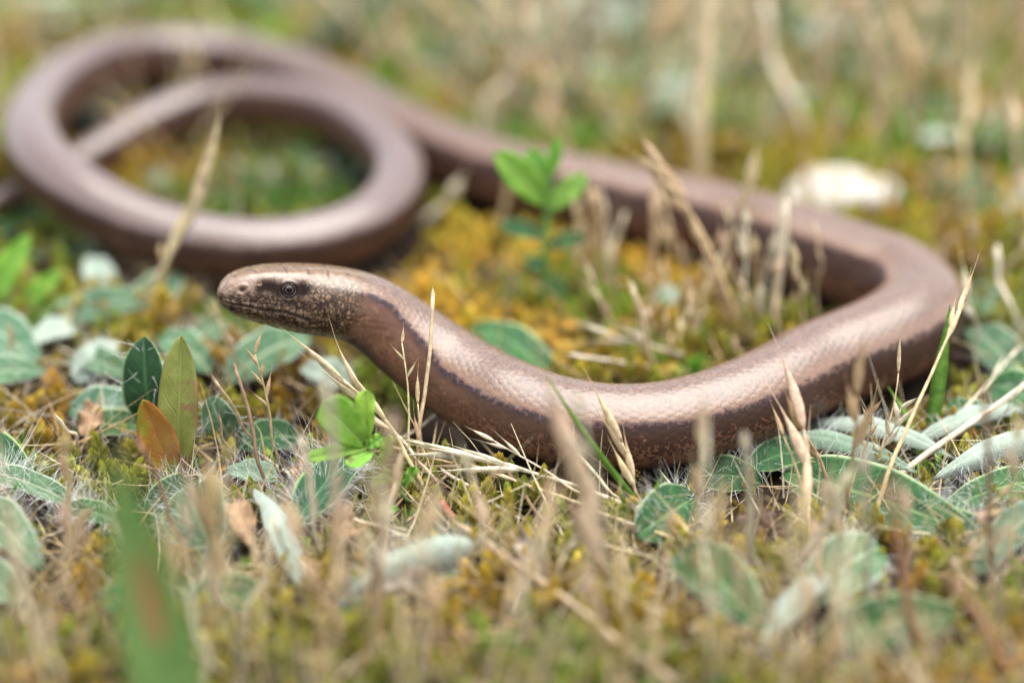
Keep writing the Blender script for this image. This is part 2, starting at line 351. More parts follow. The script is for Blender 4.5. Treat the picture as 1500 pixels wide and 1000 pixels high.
Tg /= np.linalg.norm(Tg, axis=1)[:, None]
rr = np.interp(s, rs, rv)
k_ = np.array([1, 2, 3, 2, 1]) / 9.; sm_ = np.convolve(np.pad(rr, 2, 'edge'), k_, 'valid'); rr = np.where((s > .08), sm_, rr)
NA = 200
zz = np.array([0, 0, 1.]); side = np.cross(Tg, zz); side /= np.linalg.norm(side, axis=1)[:, None]    # Tg runs from snout to tail; for the head -> +x, side -> -y (camera side)
up = np.cross(side, Tg)
roll = R(17) * (1 - smooth(1.6, 5.5, s)) - R(9) * smooth(5, 11, s)       # the head is tipped a little away from the lens, the twist runs out along the neck
th = (np.arange(NA + 1) / NA - .5) * 2 * np.pi        # 0 = back, + = camera side of the head, seam under the belly
TH, SS = np.meshgrid(th, s); RR = rr[:, None] * np.ones_like(TH)
be = np.degrees(np.pi / 2 - np.abs(TH))              # elevation above the animal's own horizontal
hm = 1 - smooth(1.25, 2.05, SS)
g = lambda x, c, w_: np.exp(-((x - c) / w_) ** 2)
D = np.zeros_like(TH)
D -= .028 * hm * smooth(.1, .4, SS) * smooth(60, 88, be)                       # flat crown
D += .020 * hm * smooth(.15, .45, SS) * (1 - smooth(1.0, 1.35, SS)) * g(be, 47, 13)   # brow ridge
D -= .030 * smooth(.38, .6, SS) * (1 - smooth(.95, 1.2, SS)) * g(be, 19, 15)   # loreal hollow
D += .022 * g(SS, 1.38, .3) * g(be, -8, 32)                                   # jaw muscle
D -= .035 * hm * smooth(.05, .4, SS) * smooth(-60, -88, be)                    # flat throat
mouth_be = -19 - 5 * smooth(.75, 1.2, SS) + 1.5 * np.sin(SS * 9)
mw = (1 - smooth(1.08, 1.2, SS)) * smooth(.0, .03, SS)
D -= .020 * mw * g(be, mouth_be, 1.9)
D += .008 * mw * g(be, mouth_be + 6, 4) + .008 * mw * g(be, mouth_be - 6, 4)
lab = np.abs(np.sin(SS * np.pi / .095))
D -= .004 * mw * smooth(.1, .2, SS) * (1 - smooth(.1, .35, lab)) * (g(be, mouth_be + 8, 7) + g(be, mouth_be - 8, 7))
# crown shields: shallow transverse and lengthwise sutures
for c0 in (.22, .42, .78, 1.05, 1.3): D -= .011 * g(SS + .04 * np.cos(TH * 3), c0, .012) * smooth(45, 60, be)
D -= .011 * g(np.abs(TH), R(20), .035) * smooth(.2, .3, SS) * (1 - smooth(.95, 1.1, SS))
NOS, NOB, EYS, EYB = .30, 19.0, .835, 20.0
rl = np.maximum(RR, .05)
dn = np.hypot(SS - NOS, R(1) * (be - NOB) * rl); de = np.hypot(SS - EYS, R(1) * (be - EYB) * rl * 1.05)
nearlat = (np.abs(TH) < np.pi)
D += .010 * g(dn, .055, .02); D -= .035 * g(dn, 0, .028)
D -= .050 * (1 - smooth(.05, .10, de)); D += .014 * g(de, .118, .022)
# folds of skin behind the ear / neck
D -= .006 * g(SS + .002 * be, 1.72, .02) * smooth(20, -20, be)
# belly flattened where it lies; flanks slightly squarish
D -= .05 * (1 - hm) * RR / .55 * smooth(-62, -88, be)
D += .012 * (1 - hm) * RR / .55 * g(be, 32, 14)
D += .006 * (vn(SS * 2.2, TH * 2 + 9, 5) - .5) * (1 - hm)
Rf = RR + D * np.minimum(1, RR / .2)
ang = TH - roll[:, None]      # + toward camera side; rolling lifts the camera side
V = C[:, None, :] + Rf[..., None] * (np.cos(ang)[..., None] * up[:, None, :] + np.sin(ang)[..., None] * side[:, None, :] * (1 + .04 * hm[..., None]))
nr = len(s)
idx = np.arange(nr * (NA + 1)).reshape(nr, NA + 1)
F = np.stack([idx[:-1, :-1], idx[:-1, 1:], idx[1:, 1:], idx[1:, :-1]], -1).reshape(-1, 4)
Vf = V.reshape(-1, 3)
dark = np.clip(1.0 * g(dn, 0, .034) + .9 * (1 - smooth(.09, .15, de)), 0, 1)
blot = smooth(.38, .48, SS) * (1 - smooth(1.0, 1.16, SS)) * g(be, 22 + 3 * np.sin(SS * 14), 14) * 1.25
blot *= smooth(.12, .34, vn(SS * 18, be * .18, 8) + .25 * (de < .24))
dark = np.maximum(dark, np.minimum(.97, blot))
dark = np.maximum(dark, .85 * mw * g(be, mouth_be, 2.0))
dark = np.maximum(dark, .85 * (1 - smooth(1.3, 2.0, SS)) * smooth(.58, .66, vn(SS * 34, be * .42, 4)) * g(be, -4, 26))
dark = np.maximum(dark, .75 * mw * smooth(.15, .3, SS) * (1 - smooth(.1, .4, lab)) * (g(be, mouth_be + 8, 5) + .5 * g(be, mouth_be - 7, 4)) * smooth(.3, .6, vn(SS * 15, be * .1, 51)))
sut = sum(g(SS + .04 * np.cos(TH * 3), c0, .011) for c0 in (.22, .42, .78, 1.05, 1.3)) * smooth(45, 60, be) + g(np.abs(TH), R(20), .03) * smooth(.2, .3, SS) * (1 - smooth(.95, 1.1, SS))
dark = np.maximum(dark, .7 * np.clip(sut, 0, 1) * smooth(.25, .5, vn(SS * 12, TH * 6, 33)))
dark = np.maximum(dark, .9 * smooth(.60, .68, vn(SS * 22, be * .28, 14)) * g(be, -31, 15) * (SS < 1.35) * (SS > .08))
pale = np.clip((1 - smooth(.28, .52, SS)) * smooth(-5, 12, be) * (1 - smooth(52, 66, be)) + .75 * smooth(.2, .4, SS) * (1 - smooth(.95, 1.15, SS)) * g(be, 44, 9), 0, 1) * .9  # pale snout, plus the brow's sky reflection painted as a light band
lipp = mw * smooth(.06, .15, SS) * smooth(.25, .6, lab) * (g(be, mouth_be + 8, 6) + g(be, mouth_be - 8, 6))
pale = np.maximum(pale, .6 * np.clip(lipp, 0, 1) * smooth(.25, .5, vn(SS * 20, be * .25, 52)))
dark = np.maximum(dark, .9 * smooth(.52, .60, vn(SS * 40, be * .5, 61)) * g(be, 2, 18) * smooth(.3, .5, SS) * (1 - smooth(1.1, 1.7, SS)))
worm = empty('slow_worm', tuple(P(1000, 690, 0)))
tag(worm, 'glossy copper-brown legless lizard with raised head, its tail looped behind it', 'lizard')
def attrf(me, n, v):
    a = me.attributes.new(n, 'FLOAT', 'POINT'); a.data.foreach_set('value', np.asarray(v, float).ravel())
body = mesh('body', Vf, F, M['skin'], worm, uv=np.stack([TH.ravel() / (2 * np.pi), SS.ravel()], 1))
unparent_shift(body, worm)
attrf(body.data, 'headmask', hm); attrf(body.data, 'dark', dark); attrf(body.data, 'pale', pale)
attrf(body.data, 'girth', np.maximum(RR, .12) / .55 * 0 + 1.0)
# eyes
def ball(c, r, axis, zs=1., nu=20, nv=12, cap=math.pi):
    A = Vector(axis).normalized(); q = A.to_track_quat('Z', 'Y').to_matrix(); V_, F_ = [], []
    for i in range(nv + 1):
        f = cap * i / nv
        for j in range(nu):
            t = 2 * math.pi * j / nu; p = q @ Vector((r * math.sin(f) * math.cos(t), r * math.sin(f) * math.sin(t), r * zs * math.cos(f))); V_.append(tuple(p + Vector(c)))
    for i in range(nv):
        for j in range(nu): F_.append((i * nu + j, i * nu + (j + 1) % nu, (i + 1) * nu + (j + 1) % nu, (i + 1) * nu + j))
    return V_, F_
def torus(c, r, rt, axis, ez=1., nu=32, nv=10, upv=(0, 0, 1)):
    A = Vector(axis).normalized(); X = Vector(upv).cross(A).normalized(); Y = A.cross(X); V_, F_ = [], []
    for i in range(nu):
        t = 2 * math.pi * i / nu; d = X * math.cos(t) + Y * math.sin(t) * ez
        for j in range(nv):
            q = 2 * math.pi * j / nv; V_.append(tuple(Vector(c) + d * (r + rt * math.cos(q)) + A * rt * math.sin(q)))
    for i in range(nu):
        for j in range(nv): F_.append((i * nv + j, ((i + 1) % nu) * nv + j, ((i + 1) % nu) * nv + (j + 1) % nv, i * nv + (j + 1) % nv))
    return V_, F_
def arc_torus(c, r, rt, axis, a0, a1, ez, n=24, k=8):
    A = Vector(axis).normalized(); X = Vector((0, 0, 1)).cross(A).normalized(); Y = A.cross(X); V_, F_ = [], []
    for i in range(n + 1):
        t = a0 + (a1 - a0) * i / n; d = X * math.cos(t) + Y * math.sin(t) * ez; tp = math.sin(math.pi * i / n) ** .5 * rt + .0005
        for j in range(k):
            q = 2 * math.pi * j / k; V_.append(tuple(Vector(c) + d * (r + tp * math.cos(q)) + A * tp * math.sin(q)))
    for i in range(n):
        for j in range(k): F_.append((i * k + j, i * k + k + j, i * k + k + (j + 1) % k, i * k + (j + 1) % k))
    return V_, F_
ie = int(np.argmin(abs(s - EYS)))
for sg in (1, -1):
    a = sg * R(90 - EYB) - roll[ie]; n_ = np.cos(a) * up[ie] + np.sin(a) * side[ie]; n_ = n_ / np.linalg.norm(n_)
    c0 = C[ie] + n_ * (rr[ie] - .058)
    ev, ef = ball(c0, .086, n_); e = unparent_shift(mesh('eye', ev, ef, M['eye'], worm), worm)
    iv, if_ = ball(c0, .0864, n_, 1, 28, 6, R(36)); i2 = unparent_shift(mesh('iris', iv, if_, M['iris'], e), e); i2.matrix_parent_inverse = Matrix()
    pv, pf = ball(c0, .0868, n_, 1, 28, 6, R(25)); p2 = mesh('pupil', pv, pf, M['pupil'], e)
    for nm, mt, rt_, ea0, ea1 in (('upper_eyelid', 'lid_dark', .011, R(-15), R(195)), ('lower_eyelid', 'lid', .010, R(185), R(355))):
        lv, lf = arc_torus(c0 + n_ * .046, .080, rt_, n_, ea0, ea1, .9); unparent_shift(mesh(nm, lv, lf, M[mt], worm), worm)

# body footprint, to keep plants from growing through the animal
fp_i = np.arange(0, nr, 6); FPc = C[fp_i]; FPr = rr[fp_i]
def body_dist(x, y):
    x = np.asarray(x, float).ravel(); y = np.asarray(y, float).ravel(); out = np.full(len(x), 9.); low = np.full(len(x), 9.)
    for a in range(0, len(x), 4000):
        dd = np.hypot(x[a:a + 4000, None] - FPc[None, :, 0], y[a:a + 4000, None] - FPc[None, :, 1]) - FPr[None, :]
        j = dd.argmin(1); out[a:a + 4000] = dd[np.arange(len(j)), j]; low[a:a + 4000] = (FPc[:, 2] - FPr)[j]
    return out, low

# ---------------------------------------------------------------- moss and litter (stuff)
def moss_bud(n=20, L_=.42, w_=.085, ll=.15, c0=(.085, .05, .012), c1=(.56, .47, .09)):  # c0: brown old leaves, darkened further to paint shade into the gaps
    V_, T_, Cc = [], [], []
    for k in range(n):
        a = k * 2.39996; t = (k + 1) / n; z = L_ * (t ** .8) * .85; sp_ = .9 * (1 - t) ** .6 + .12; rad_ = .02 * (1 - t) + .004
        l = ll * (.8 + .4 * (1 - t)); el = math.pi / 2 - sp_
        d = np.array([math.cos(a) * math.cos(el), math.sin(a) * math.cos(el), math.sin(el)]); sd_ = np.array([-math.sin(a), math.cos(a), 0]); nrm = np.cross(sd_, d)
        b = np.array([math.cos(a) * rad_, math.sin(a) * rad_, z]); i = len(V_)
        V_ += [b, b + d * l * .45 + sd_ * w_ * .5 + nrm * .01, b + d * l * .45 - sd_ * w_ * .5 + nrm * .01, b + d * l - nrm * l * .18 * np.array([1, 1, 1]), b + d * l * .5 - nrm * .018]
        T_ += [(i, i + 1, i + 4), (i, i + 4, i + 2), (i + 1, i + 3, i + 4), (i + 4, i + 3, i + 2)]
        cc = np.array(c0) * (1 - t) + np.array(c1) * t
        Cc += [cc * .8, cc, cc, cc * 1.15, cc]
    return np.array(V_), np.array(T_), np.array(Cc)
def moss_star(n=18, ll=.32, w_=.035, c0=(.16, .11, .02), c1=(.16, .30, .03), h=.25):
    V_, T_, Cc = [], [], []
    for k in range(n):
        a = k * 2.39996; t = (k + 1) / n; el = .35 + 1.05 * t; l = ll * (1 - .35 * t); z = h * t
        d = np.array([math.cos(a) * math.cos(el), math.sin(a) * math.cos(el), math.sin(el)]); sd_ = np.array([-math.sin(a), math.cos(a), 0])
        b = np.array([0, 0, z]); i = len(V_); dr = np.array([0, 0, -.06 * l])
        V_ += [b - sd_ * w_ * .3, b + sd_ * w_ * .3, b + d * l * .5 + sd_ * w_ * .5, b + d * l * .5 - sd_ * w_ * .5, b + d * l + dr * 3]
        T_ += [(i, i + 1, i + 2), (i, i + 2, i + 3), (i + 3, i + 2, i + 4)]
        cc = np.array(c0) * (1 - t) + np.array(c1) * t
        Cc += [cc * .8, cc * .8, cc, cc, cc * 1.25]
    return np.array(V_), np.array(T_), np.array(Cc)
def moss_feather(n=26, L_=.7, c0=(.20, .12, .03), c1=(.36, .26, .05)):
    V_, T_, Cc = [], [], []
    for k in range(n):
        t = (k + 1) / n; ang_ = t * 1.5; p = np.array([math.sin(ang_) * L_ * .5 * t, 0, L_ * t * (1 - .35 * t)])
        a = k * 2.39996; l = .13 * (1.1 - .5 * t)
        ax = np.array([math.sin(ang_), 0, math.cos(ang_)]); o1 = np.array([0, 1., 0]); o2 = np.cross(ax, o1)
        d = (o1 * math.cos(a) + o2 * math.sin(a)) * .8 + ax * .6; d /= np.linalg.norm(d); sd_ = np.cross(ax, d); sd_ /= np.linalg.norm(sd_) + 1e-6; i = len(V_)
        V_ += [p, p + d * l * .5 + sd_ * .022, p + d * l * .5 - sd_ * .022, p + d * l - np.array([0, 0, .03])]
        T_ += [(i, i + 1, i + 3), (i, i + 3, i + 2)]
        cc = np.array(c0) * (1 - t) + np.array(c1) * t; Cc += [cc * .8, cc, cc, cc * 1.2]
    return np.array(V_), np.array(T_), np.array(Cc)
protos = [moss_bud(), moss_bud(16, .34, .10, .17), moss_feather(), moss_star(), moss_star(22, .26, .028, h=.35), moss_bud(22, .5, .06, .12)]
GOLD, GREEN, ORNG, OLIV, BRWN = np.array([1.1, .98, .8]), np.array([.66, .92, .75]), np.array([1.0, .80, .6]), np.array([.60, .92, .8]), np.array([.55, .45, .6])
ZONES = [((780, 450), 2.3, GOLD * 1.4), ((650, 420), 1.6, GOLD * 1.35), ((930, 430), 1.5, GOLD * 1.3), ((80, 620), .9, ORNG), ((60, 560), .8, ORNG), ((400, 290), 2.2, OLIV * .8), ((1400, 310), 1.4, GOLD * 1.15),
         ((720, 900), 1.2, GOLD), ((560, 580), .8, OLIV * 1.1), ((1100, 770), .6, BRWN), ((1000, 900), 1., GOLD), ((120, 850), 1., ORNG * .9), ((1150, 120), 1.2, GOLD), ((230, 250), 1.2, ORNG * 1.2), ((270, 60), 1.6, GREEN * 1.2)]
def scatter(proto_list, x, y, z, sc, tilt, az, spin, tint):
    Vs, Ts, Cs = [], [], []; off = 0; which = rng.integers(0, len(proto_list), len(x)); order = []
    for q, (pv, pt, pc) in enumerate(proto_list):
        m_ = np.where(which == q)[0]
        if not len(m_): continue
        ca, sa = np.cos(spin[m_]), np.sin(spin[m_]); v = np.repeat(pv[None], len(m_), 0) * sc[m_][:, None, None]
        vx = v[..., 0] * ca[:, None] - v[..., 1] * sa[:, None]; vy = v[..., 0] * sa[:, None] + v[..., 1] * ca[:, None]; vz = v[..., 2]
        ct, st = np.cos(tilt[m_])[:, None], np.sin(tilt[m_])[:, None]; cz, sz = np.cos(az[m_])[:, None], np.sin(az[m_])[:, None]
        # tilt about horizontal axis perpendicular to az
        rx = vx * cz + vy * sz; ry = -vx * sz + vy * cz; rx, vz = rx * ct + vz * st, -rx * st + vz * ct
        vx, vy = rx * cz - ry * sz, rx * sz + ry * cz
        W = np.stack([vx + x[m_][:, None], vy + y[m_][:, None], vz + z[m_][:, None]], -1).reshape(-1, 3)
        Vs.append(W); Ts.append((pt[None] + (np.arange(len(m_)) * len(pv))[:, None, None] + off).reshape(-1, 3)); off += len(W)
        Cs.append((pc[None] * tint[m_][:, None, :]).reshape(-1, 3))
    return np.concatenate(Vs), np.concatenate(Ts), np.concatenate(Cs)
def moss_field():
    N1 = 15000
    y = 7 + rng.uniform(-14, 13, N1); 
    x = rng.uniform(-1, 1, N1) * (7.2 + .24 * (y + 7))
    sc = rng.uniform(.7, 1.25, N1) * (1 + .03 * np.maximum(y, 0))
    N2 = 9000; x2 = rng.uniform(-45, 45, N2); y2 = rng.uniform(-22, 60, N2); keep = ~((np.abs(x2) < 9) & (y2 > -6) & (y2 < 18)); x2, y2 = x2[keep], y2[keep]
    x = np.concatenate([x, x2]); y = np.concatenate([y, y2]); sc = np.concatenate([sc, rng.uniform(1.8, 3., len(x2))])
    dens = vn(x * .9, y * .9, 11); d, low = body_dist(x, y)
    keep = ((dens > .16) | (rng.random(len(x)) < .35)) & (d > .05) | (low > .6) & (rng.random(len(x)) > .2)
    px_s = P(1110, 765, 0); keep &= (np.hypot((x - px_s[0]), (y - px_s[1]) * .8) > .45) | (rng.random(len(x)) < .12)
    x, y, sc, d, low = x[keep], y[keep], sc[keep], d[keep], low[keep]
    if LEAFPTS:
        lp = np.array(LEAFPTS); dl = np.full(len(x), 9.)
        for a in range(0, len(x), 3000):
            yy = y[a:a + 3000, None] + .12; dl[a:a + 3000] = (np.hypot(x[a:a + 3000, None] - lp[None, :, 0], yy - lp[None, :, 1]) - lp[None, :, 3] * .5).min(1)
        kp = (dl > 0) | (rng.random(len(x)) < .10) | (y > 3.5); x, y, sc, d, low = x[kp], y[kp], sc[kp], d[kp], low[kp]
    sc = np.where((d < .35) & (low < .5), sc * .75, sc)
    z = gh(x, y) - .06; n = len(x)
    base = vn(x * .45 + 5, y * .45, 21)[:, None]; b2 = vn(x * 1.1, y * 1.1, 22)[:, None]
    tint = GOLD * (1 - base) + OLIV * base; tint = np.where(b2 > .78, GREEN, tint); tint = np.where(b2 < .2, ORNG, tint)
    far = smooth(7, 11, y)[:, None] * (base > .35); tint = tint * (1 - far) + np.where(b2 > .5, OLIV * 1.7, GOLD * 1.15) * far
    for (pp, rad_, c_) in ZONES:
        q = P(*pp, 0); ww = np.exp(-(np.hypot(x - q[0], y - q[1]) / rad_) ** 4)[:, None]; tint = tint * (1 - ww) + c_ * ww
    tint = tint * rng.uniform(.75, 1.25, (n, 1)) * rng.uniform(.92, 1.08, (n, 3))
    kind = vn(x * .8 + 9, y * .8 + 4, 31) + rng.uniform(-.12, .12, n)
    sp = rng.uniform(0, 6.28, n); az = rng.uniform(0, 6.28, n); ti = np.abs(rng.normal(0, .35, n))
    sets = [(kind < .52, [protos[0], protos[1], protos[5]], 'golden_moss', 'golden yellow cushion moss of small pointed buds carpeting the ground'),
            ((kind >= .52) & (kind < .74), [protos[2], protos[0]], 'feather_moss', 'yellow-brown feathery moss shoots curling between the straws'),
            (kind >= .74, [protos[3], protos[4]], 'star_moss', 'green and olive star-shaped moss tufts dotted through the turf')]
    for m_, pl_, nm, lb in sets:
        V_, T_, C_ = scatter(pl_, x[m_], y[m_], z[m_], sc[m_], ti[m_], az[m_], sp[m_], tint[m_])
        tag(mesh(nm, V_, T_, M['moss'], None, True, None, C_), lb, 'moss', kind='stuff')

def ribbons(base, dirs, lens, widths, bend, cols, segs=3):
    """thin curved triangular fibres; base (N,3) dirs (N,3) unit"""
    N = len(base); sd_ = np.cross(dirs, rng.normal(size=(N, 3))); sd_ /= np.linalg.norm(sd_, axis=1)[:, None] + 1e-9; n2 = np.cross(dirs, sd_)
    rows = []
    for k in range(segs + 1):
        t = k / segs; c = base + dirs * (lens * t)[:, None] + bend * (t * t)
        ww = (widths * (1 - .85 * t))[:, None] * .5
        rows += [c + sd_ * ww, c - sd_ * ww * .5 + n2 * ww * .87, c - sd_ * ww * .5 - n2 * ww * .87]
    V_ = np.stack(rows, 1).reshape(-1, 3); st = 3 * (segs + 1); f = []
    for k in range(segs):
        for a in range(3):
            b_ = (a + 1) % 3; f += [(3 * k + a, 3 * k + b_, 3 * k + 3 + b_), (3 * k + a, 3 * k + 3 + b_, 3 * k + 3 + a)]
    f = np.array(f); F_ = (f[None] + (np.arange(N) * st)[:, None, None]).reshape(-1, 3)
    return V_, F_, np.repeat(cols, st, axis=0)
def litter():
    N = 5200; y = 7 + rng.uniform(-14, 15, N); x = rng.uniform(-1, 1, N) * (7.4 + .25 * (y + 7)); d, low = body_dist(x, y)
    L_ = rng.uniform(.35, 1.5, N) * (1 + .02 * np.maximum(y, 0)); keep = (d > .15 + L_ * .30) | (low > .8); x, y, L_ = x[keep], y[keep], L_[keep]; n = len(x)
    el = np.abs(rng.normal(.15, .38, n)); az = rng.uniform(0, 6.28, n)
    el = np.minimum(el, 1.2)
    dr = np.stack([np.cos(az) * np.cos(el), np.sin(az) * np.cos(el), np.sin(el)], 1); b = np.stack([x, y, gh(x, y) + rng.uniform(.0, .28, n)], 1) - dr * (L_ * .2)[:, None]
    pal = np.array([(.62, .50, .30), (.52, .39, .22), (.74, .65, .46), (.34, .24, .14), (.45, .38, .28), (.52, .36, .18)]); c = pal[rng.integers(0, 6, n)] * rng.uniform(.8, 1.15, (n, 1))
    bend = rng.normal(0, .12, (n, 3)) * L_[:, None]
    V_, F_, C_ = ribbons(b, dr, L_, rng.uniform(.018, .05, n), bend, c)
    tag(mesh('dead_grass_litter', V_, F_, M['litter'], None, True, None, C_), 'tangled beige bits of dead grass lying in the moss', 'dead grass', kind='stuff')

def thatch():
    # fine dead grass standing beyond the body, and a thinner tangle in the foreground
    for nm, N, y0, y1, l0, l1, w0, w1, el0, lb in [('far_dead_grass', 2300, 9.2, 27, 1.1, 3.0, .04, .11, 1.15, 'pale dead grass standing in a dense blur beyond the body'),
                                                   ('near_dead_grass', 2600, -6.5, 1.6, .5, 1.3, .018, .045, .7, 'tangle of fine straw threading the foreground moss')]:
        y = rng.uniform(y0, y1, N); x = rng.uniform(-1, 1, N) * (7.6 + .26 * (y + 7)); d, low = body_dist(x, y)
        cl_ = vn(x * .5 + 2, y * .35, 77); L_ = rng.uniform(l0, l1, N); keep = (d > (.3 if y0 > 5 else .12)) & ((y < -.6) | (y > 5) | (rng.random(N) < .45)) & ((cl_ > .38) | (rng.random(N) < .3)); x, y, L_ = x[keep], y[keep], L_[keep]; n = len(x)
        el = np.clip(rng.normal(el0, .3, n), .1, 1.57); az = rng.uniform(0, 6.28, n)
        dr = np.stack([np.cos(az) * np.cos(el), np.sin(az) * np.cos(el), np.sin(el)], 1); b = np.stack([x, y, gh(x, y) + .02], 1)
        pal = np.array([(.66, .56, .36), (.58, .46, .28), (.76, .69, .52), (.50, .38, .22), (.56, .52, .36), (.62, .48, .30)]); c = pal[rng.integers(0, 6, n)] * rng.uniform(.85, 1.15, (n, 1))
        bend = rng.normal(0, .16, (n, 3)) * L_[:, None]
        V_, F_, C_ = ribbons(b, dr, L_, rng.uniform(w0, w1, n), bend, c)
        tag(mesh(nm, V_, F_, M['litter'], None, True, None, C_), lb, 'dead grass', kind='stuff')
# ---------------------------------------------------------------- leaf builder
def bez(p0, p1, p2, t): t = t[:, None]; return (1 - t)**2 * p0 + 2 * t * (1 - t) * p1 + t * t * p2
def leaf(parent, base, tip, width, arch=.15, face=(0, 0, 1), top='leaf', under='felt', shape=.45, blunt=1.45, fold=.15, roll_=0., nh=90, hl=.3, wav=.02, name='leaf', nv=22, nu=10, thick=.013, sagdir=None, droop=0, local=False, stalk=.12):
    base = np.array(base, float); tip = np.array(tip, float); ax = tip - base; LL = np.linalg.norm(ax); f = np.array(face, float); f /= np.linalg.norm(f)
    f = f - ax * (f @ ax) / LL**2; f /= np.linalg.norm(f) + 1e-9
    ctrl = (base + tip) / 2 + f * arch * LL * 2 + (np.array([0, 0, -droop]) if droop else 0)
    t = np.linspace(0, 1, nv); c = bez(base, ctrl, tip, t); tg = np.gradient(c, axis=0); tg /= np.linalg.norm(tg, axis=1)[:, None]
    sd_ = np.cross(tg, f); sd_ /= np.linalg.norm(sd_, axis=1)[:, None]; nn = np.cross(sd_, tg)
    a_, b_ = shape * blunt, (1 - shape) * blunt
    prof = (t ** a_) * ((1 - t) ** b_); prof /= prof.max(); prof = np.maximum(prof, stalk * (1 - t) ** .5 * (t < .6)); prof[-1] = .02
    u = np.linspace(-1, 1, nu + 1); sdv = rng.uniform(0, 100)
    ph = rng.uniform(0, 6)
    Vt = []; 
    for side_ in (1, -1):
        off = thick * .5 * side_ * (1 - .7 * np.abs(u) ** 3)
        z = fold * (u ** 2)[None, :] * (prof * width * .5)[:, None] + wav * np.sin(t * 17 + ph)[:, None] * np.sign(u)[None, :] * (np.abs(u) ** 2)[None, :] + .012 * (vn(t[:, None] * 9 + sdv, u[None, :] * 2, 3) - .5)
        z = z + roll_ * (np.maximum(np.abs(u) - .5, 0) ** 2 * 4)[None, :] * (prof * width * .5)[:, None] - .02 * np.exp(-(u / .12) ** 2)[None, :]
        xs = u[None, :] * (prof * width * .5)[:, None] * (1 - .35 * abs(roll_) * (np.maximum(np.abs(u) - .5, 0) * 2)[None, :])
        Vt.append(c[:, None, :] + sd_[:, None, :] * xs[..., None] + nn[:, None, :] * (z + off[None, :])[..., None])
    n1 = nv * (nu + 1); Vv = np.concatenate([Vt[0].reshape(-1, 3), Vt[1].reshape(-1, 3)]); ii = np.arange(n1).reshape(nv, nu + 1)
    Ft = np.stack([ii[:-1, :-1], ii[:-1, 1:], ii[1:, 1:], ii[1:, :-1]], -1).reshape(-1, 4); Fb = Ft[:, ::-1] + n1
    rim = np.concatenate([ii[:, 0], ii[-1, 1:], ii[::-1, -1][1:], ii[0, ::-1][1:-1]]); r2 = np.roll(rim, -1)
    Fr = np.stack([rim, r2, r2 + n1, rim + n1], -1)
    U2 = np.tile(np.stack(np.meshgrid(t, u, indexing='ij')[::-1], -1).reshape(-1, 2), (2, 1))
    o = mesh(name, Vv, np.concatenate([Ft, Fb, Fr]), [M[top], M[under]], parent, True, U2, None, np.concatenate([np.zeros(len(Ft)), np.ones(len(Fb)), np.ones(len(Fr))]))
    if parent is not None and not local: unparent_shift(o, parent)
    if nh:
        nh = int(nh * .85)
        ti_ = rng.uniform(.04, .97, nh); ui = rng.uniform(-1, 1, nh); mg = rng.random(nh) < .45; ui[mg] = np.sign(ui[mg]) * .98
        p_ = np.stack([np.interp(ti_, t, c[:, i]) for i in range(3)], 1); s_ = np.stack([np.interp(ti_, t, sd_[:, i]) for i in range(3)], 1); n_ = np.stack([np.interp(ti_, t, nn[:, i]) for i in range(3)], 1); g_ = np.stack([np.interp(ti_, t, tg[:, i]) for i in range(3)], 1)
        wpf = np.interp(ti_, t, prof) * width * .5
        p_ = p_ + s_ * (ui * wpf)[:, None] + n_ * (fold * ui**2 * wpf + roll_ * np.maximum(np.abs(ui) - .5, 0) ** 2 * 4 * wpf + .005)[:, None]
        d_ = n_ * rng.uniform(.3, 1, (nh, 1)) + s_ * (ui * 1.1)[:, None] + g_ * rng.uniform(-.2, .8, (nh, 1)) + rng.normal(0, .35, (nh, 3)); d_ /= np.linalg.norm(d_, axis=1)[:, None]
        hv, hf, hc_ = ribbons(p_, d_, rng.uniform(.4, 1.1, nh) * hl, rng.uniform(.004, .007, nh), rng.normal(0, .3 * hl, (nh, 3)), np.ones((nh, 3)))
        h_ = mesh('hairs', hv, hf, M['hair'], o); h_['kind'] = 'stuff'
    return o
LEAFPTS = []
def leafplant(name, label, base, leaves, cat='leaf plant', group=None):
    root = empty(name, tuple(base)); tag(root, label, cat, group)
    for kw in leaves:
        lf = leaf(root, **kw)
    return root
def one(label, bp, tp, width, group='hairy hawkweed leaves in the turf', **kw):
    b = P(*bp) if len(bp) == 3 else PY(bp[0], bp[1], bp[2]); t_ = P(*tp[:3]) if len(tp) == 3 else PY(tp[0], tp[1], b[1] + tp[3])
    for q_ in np.linspace(.05, 1, 8): LEAFPTS.append((*(b + (t_ - b) * q_), width))
    o = leaf(None, b, t_, width, **kw); o.name = 'hawkweed_leaf'
    tag(o, label, 'leaf', group); return o

# hawkweed leaves, one by one, left to right
one('dark green lance leaf entering from the left edge beside the brown moss', (-70, 640, .0), (56, 708, .05), .55, top='leaf_dark', face=(0, -.5, 1), nh=110)
one('silver-haired narrow leaf crossing under the dark lance leaf', (-30, 690, .1), (130, 752, .1), .34, top='leaf_blue', face=(0, -.4, 1), nh=260, hl=.5, arch=.1)
one('thin green leaf with white fringe, beside the tall blurred leaf', (95, 745, .1), (182, 768, .1), .3, top='leaf', face=(0, -.5, 1), nh=160, hl=.4)
one('grey-green leaf in the left corner below the silver-haired leaf', (-60, 740, .1), (62, 835, .15), .6, top='leaf_blue', face=(.3, -.6, 1), nh=120)
one('grey leaf at the left frame edge, lowest of the hairy leaves there', (-50, 830, .0), (30, 890, .05), .5, top='leaf_blue', face=(.2, -.6, 1), nh=60)
one('round dark green leaf with pale rim below the red and olive sprout', (315, 812, .0), (283, 712, .25), .82, top='leaf_dark', face=(-.1, -1, .55), nh=150, hl=.35, shape=.5, fold=.25)
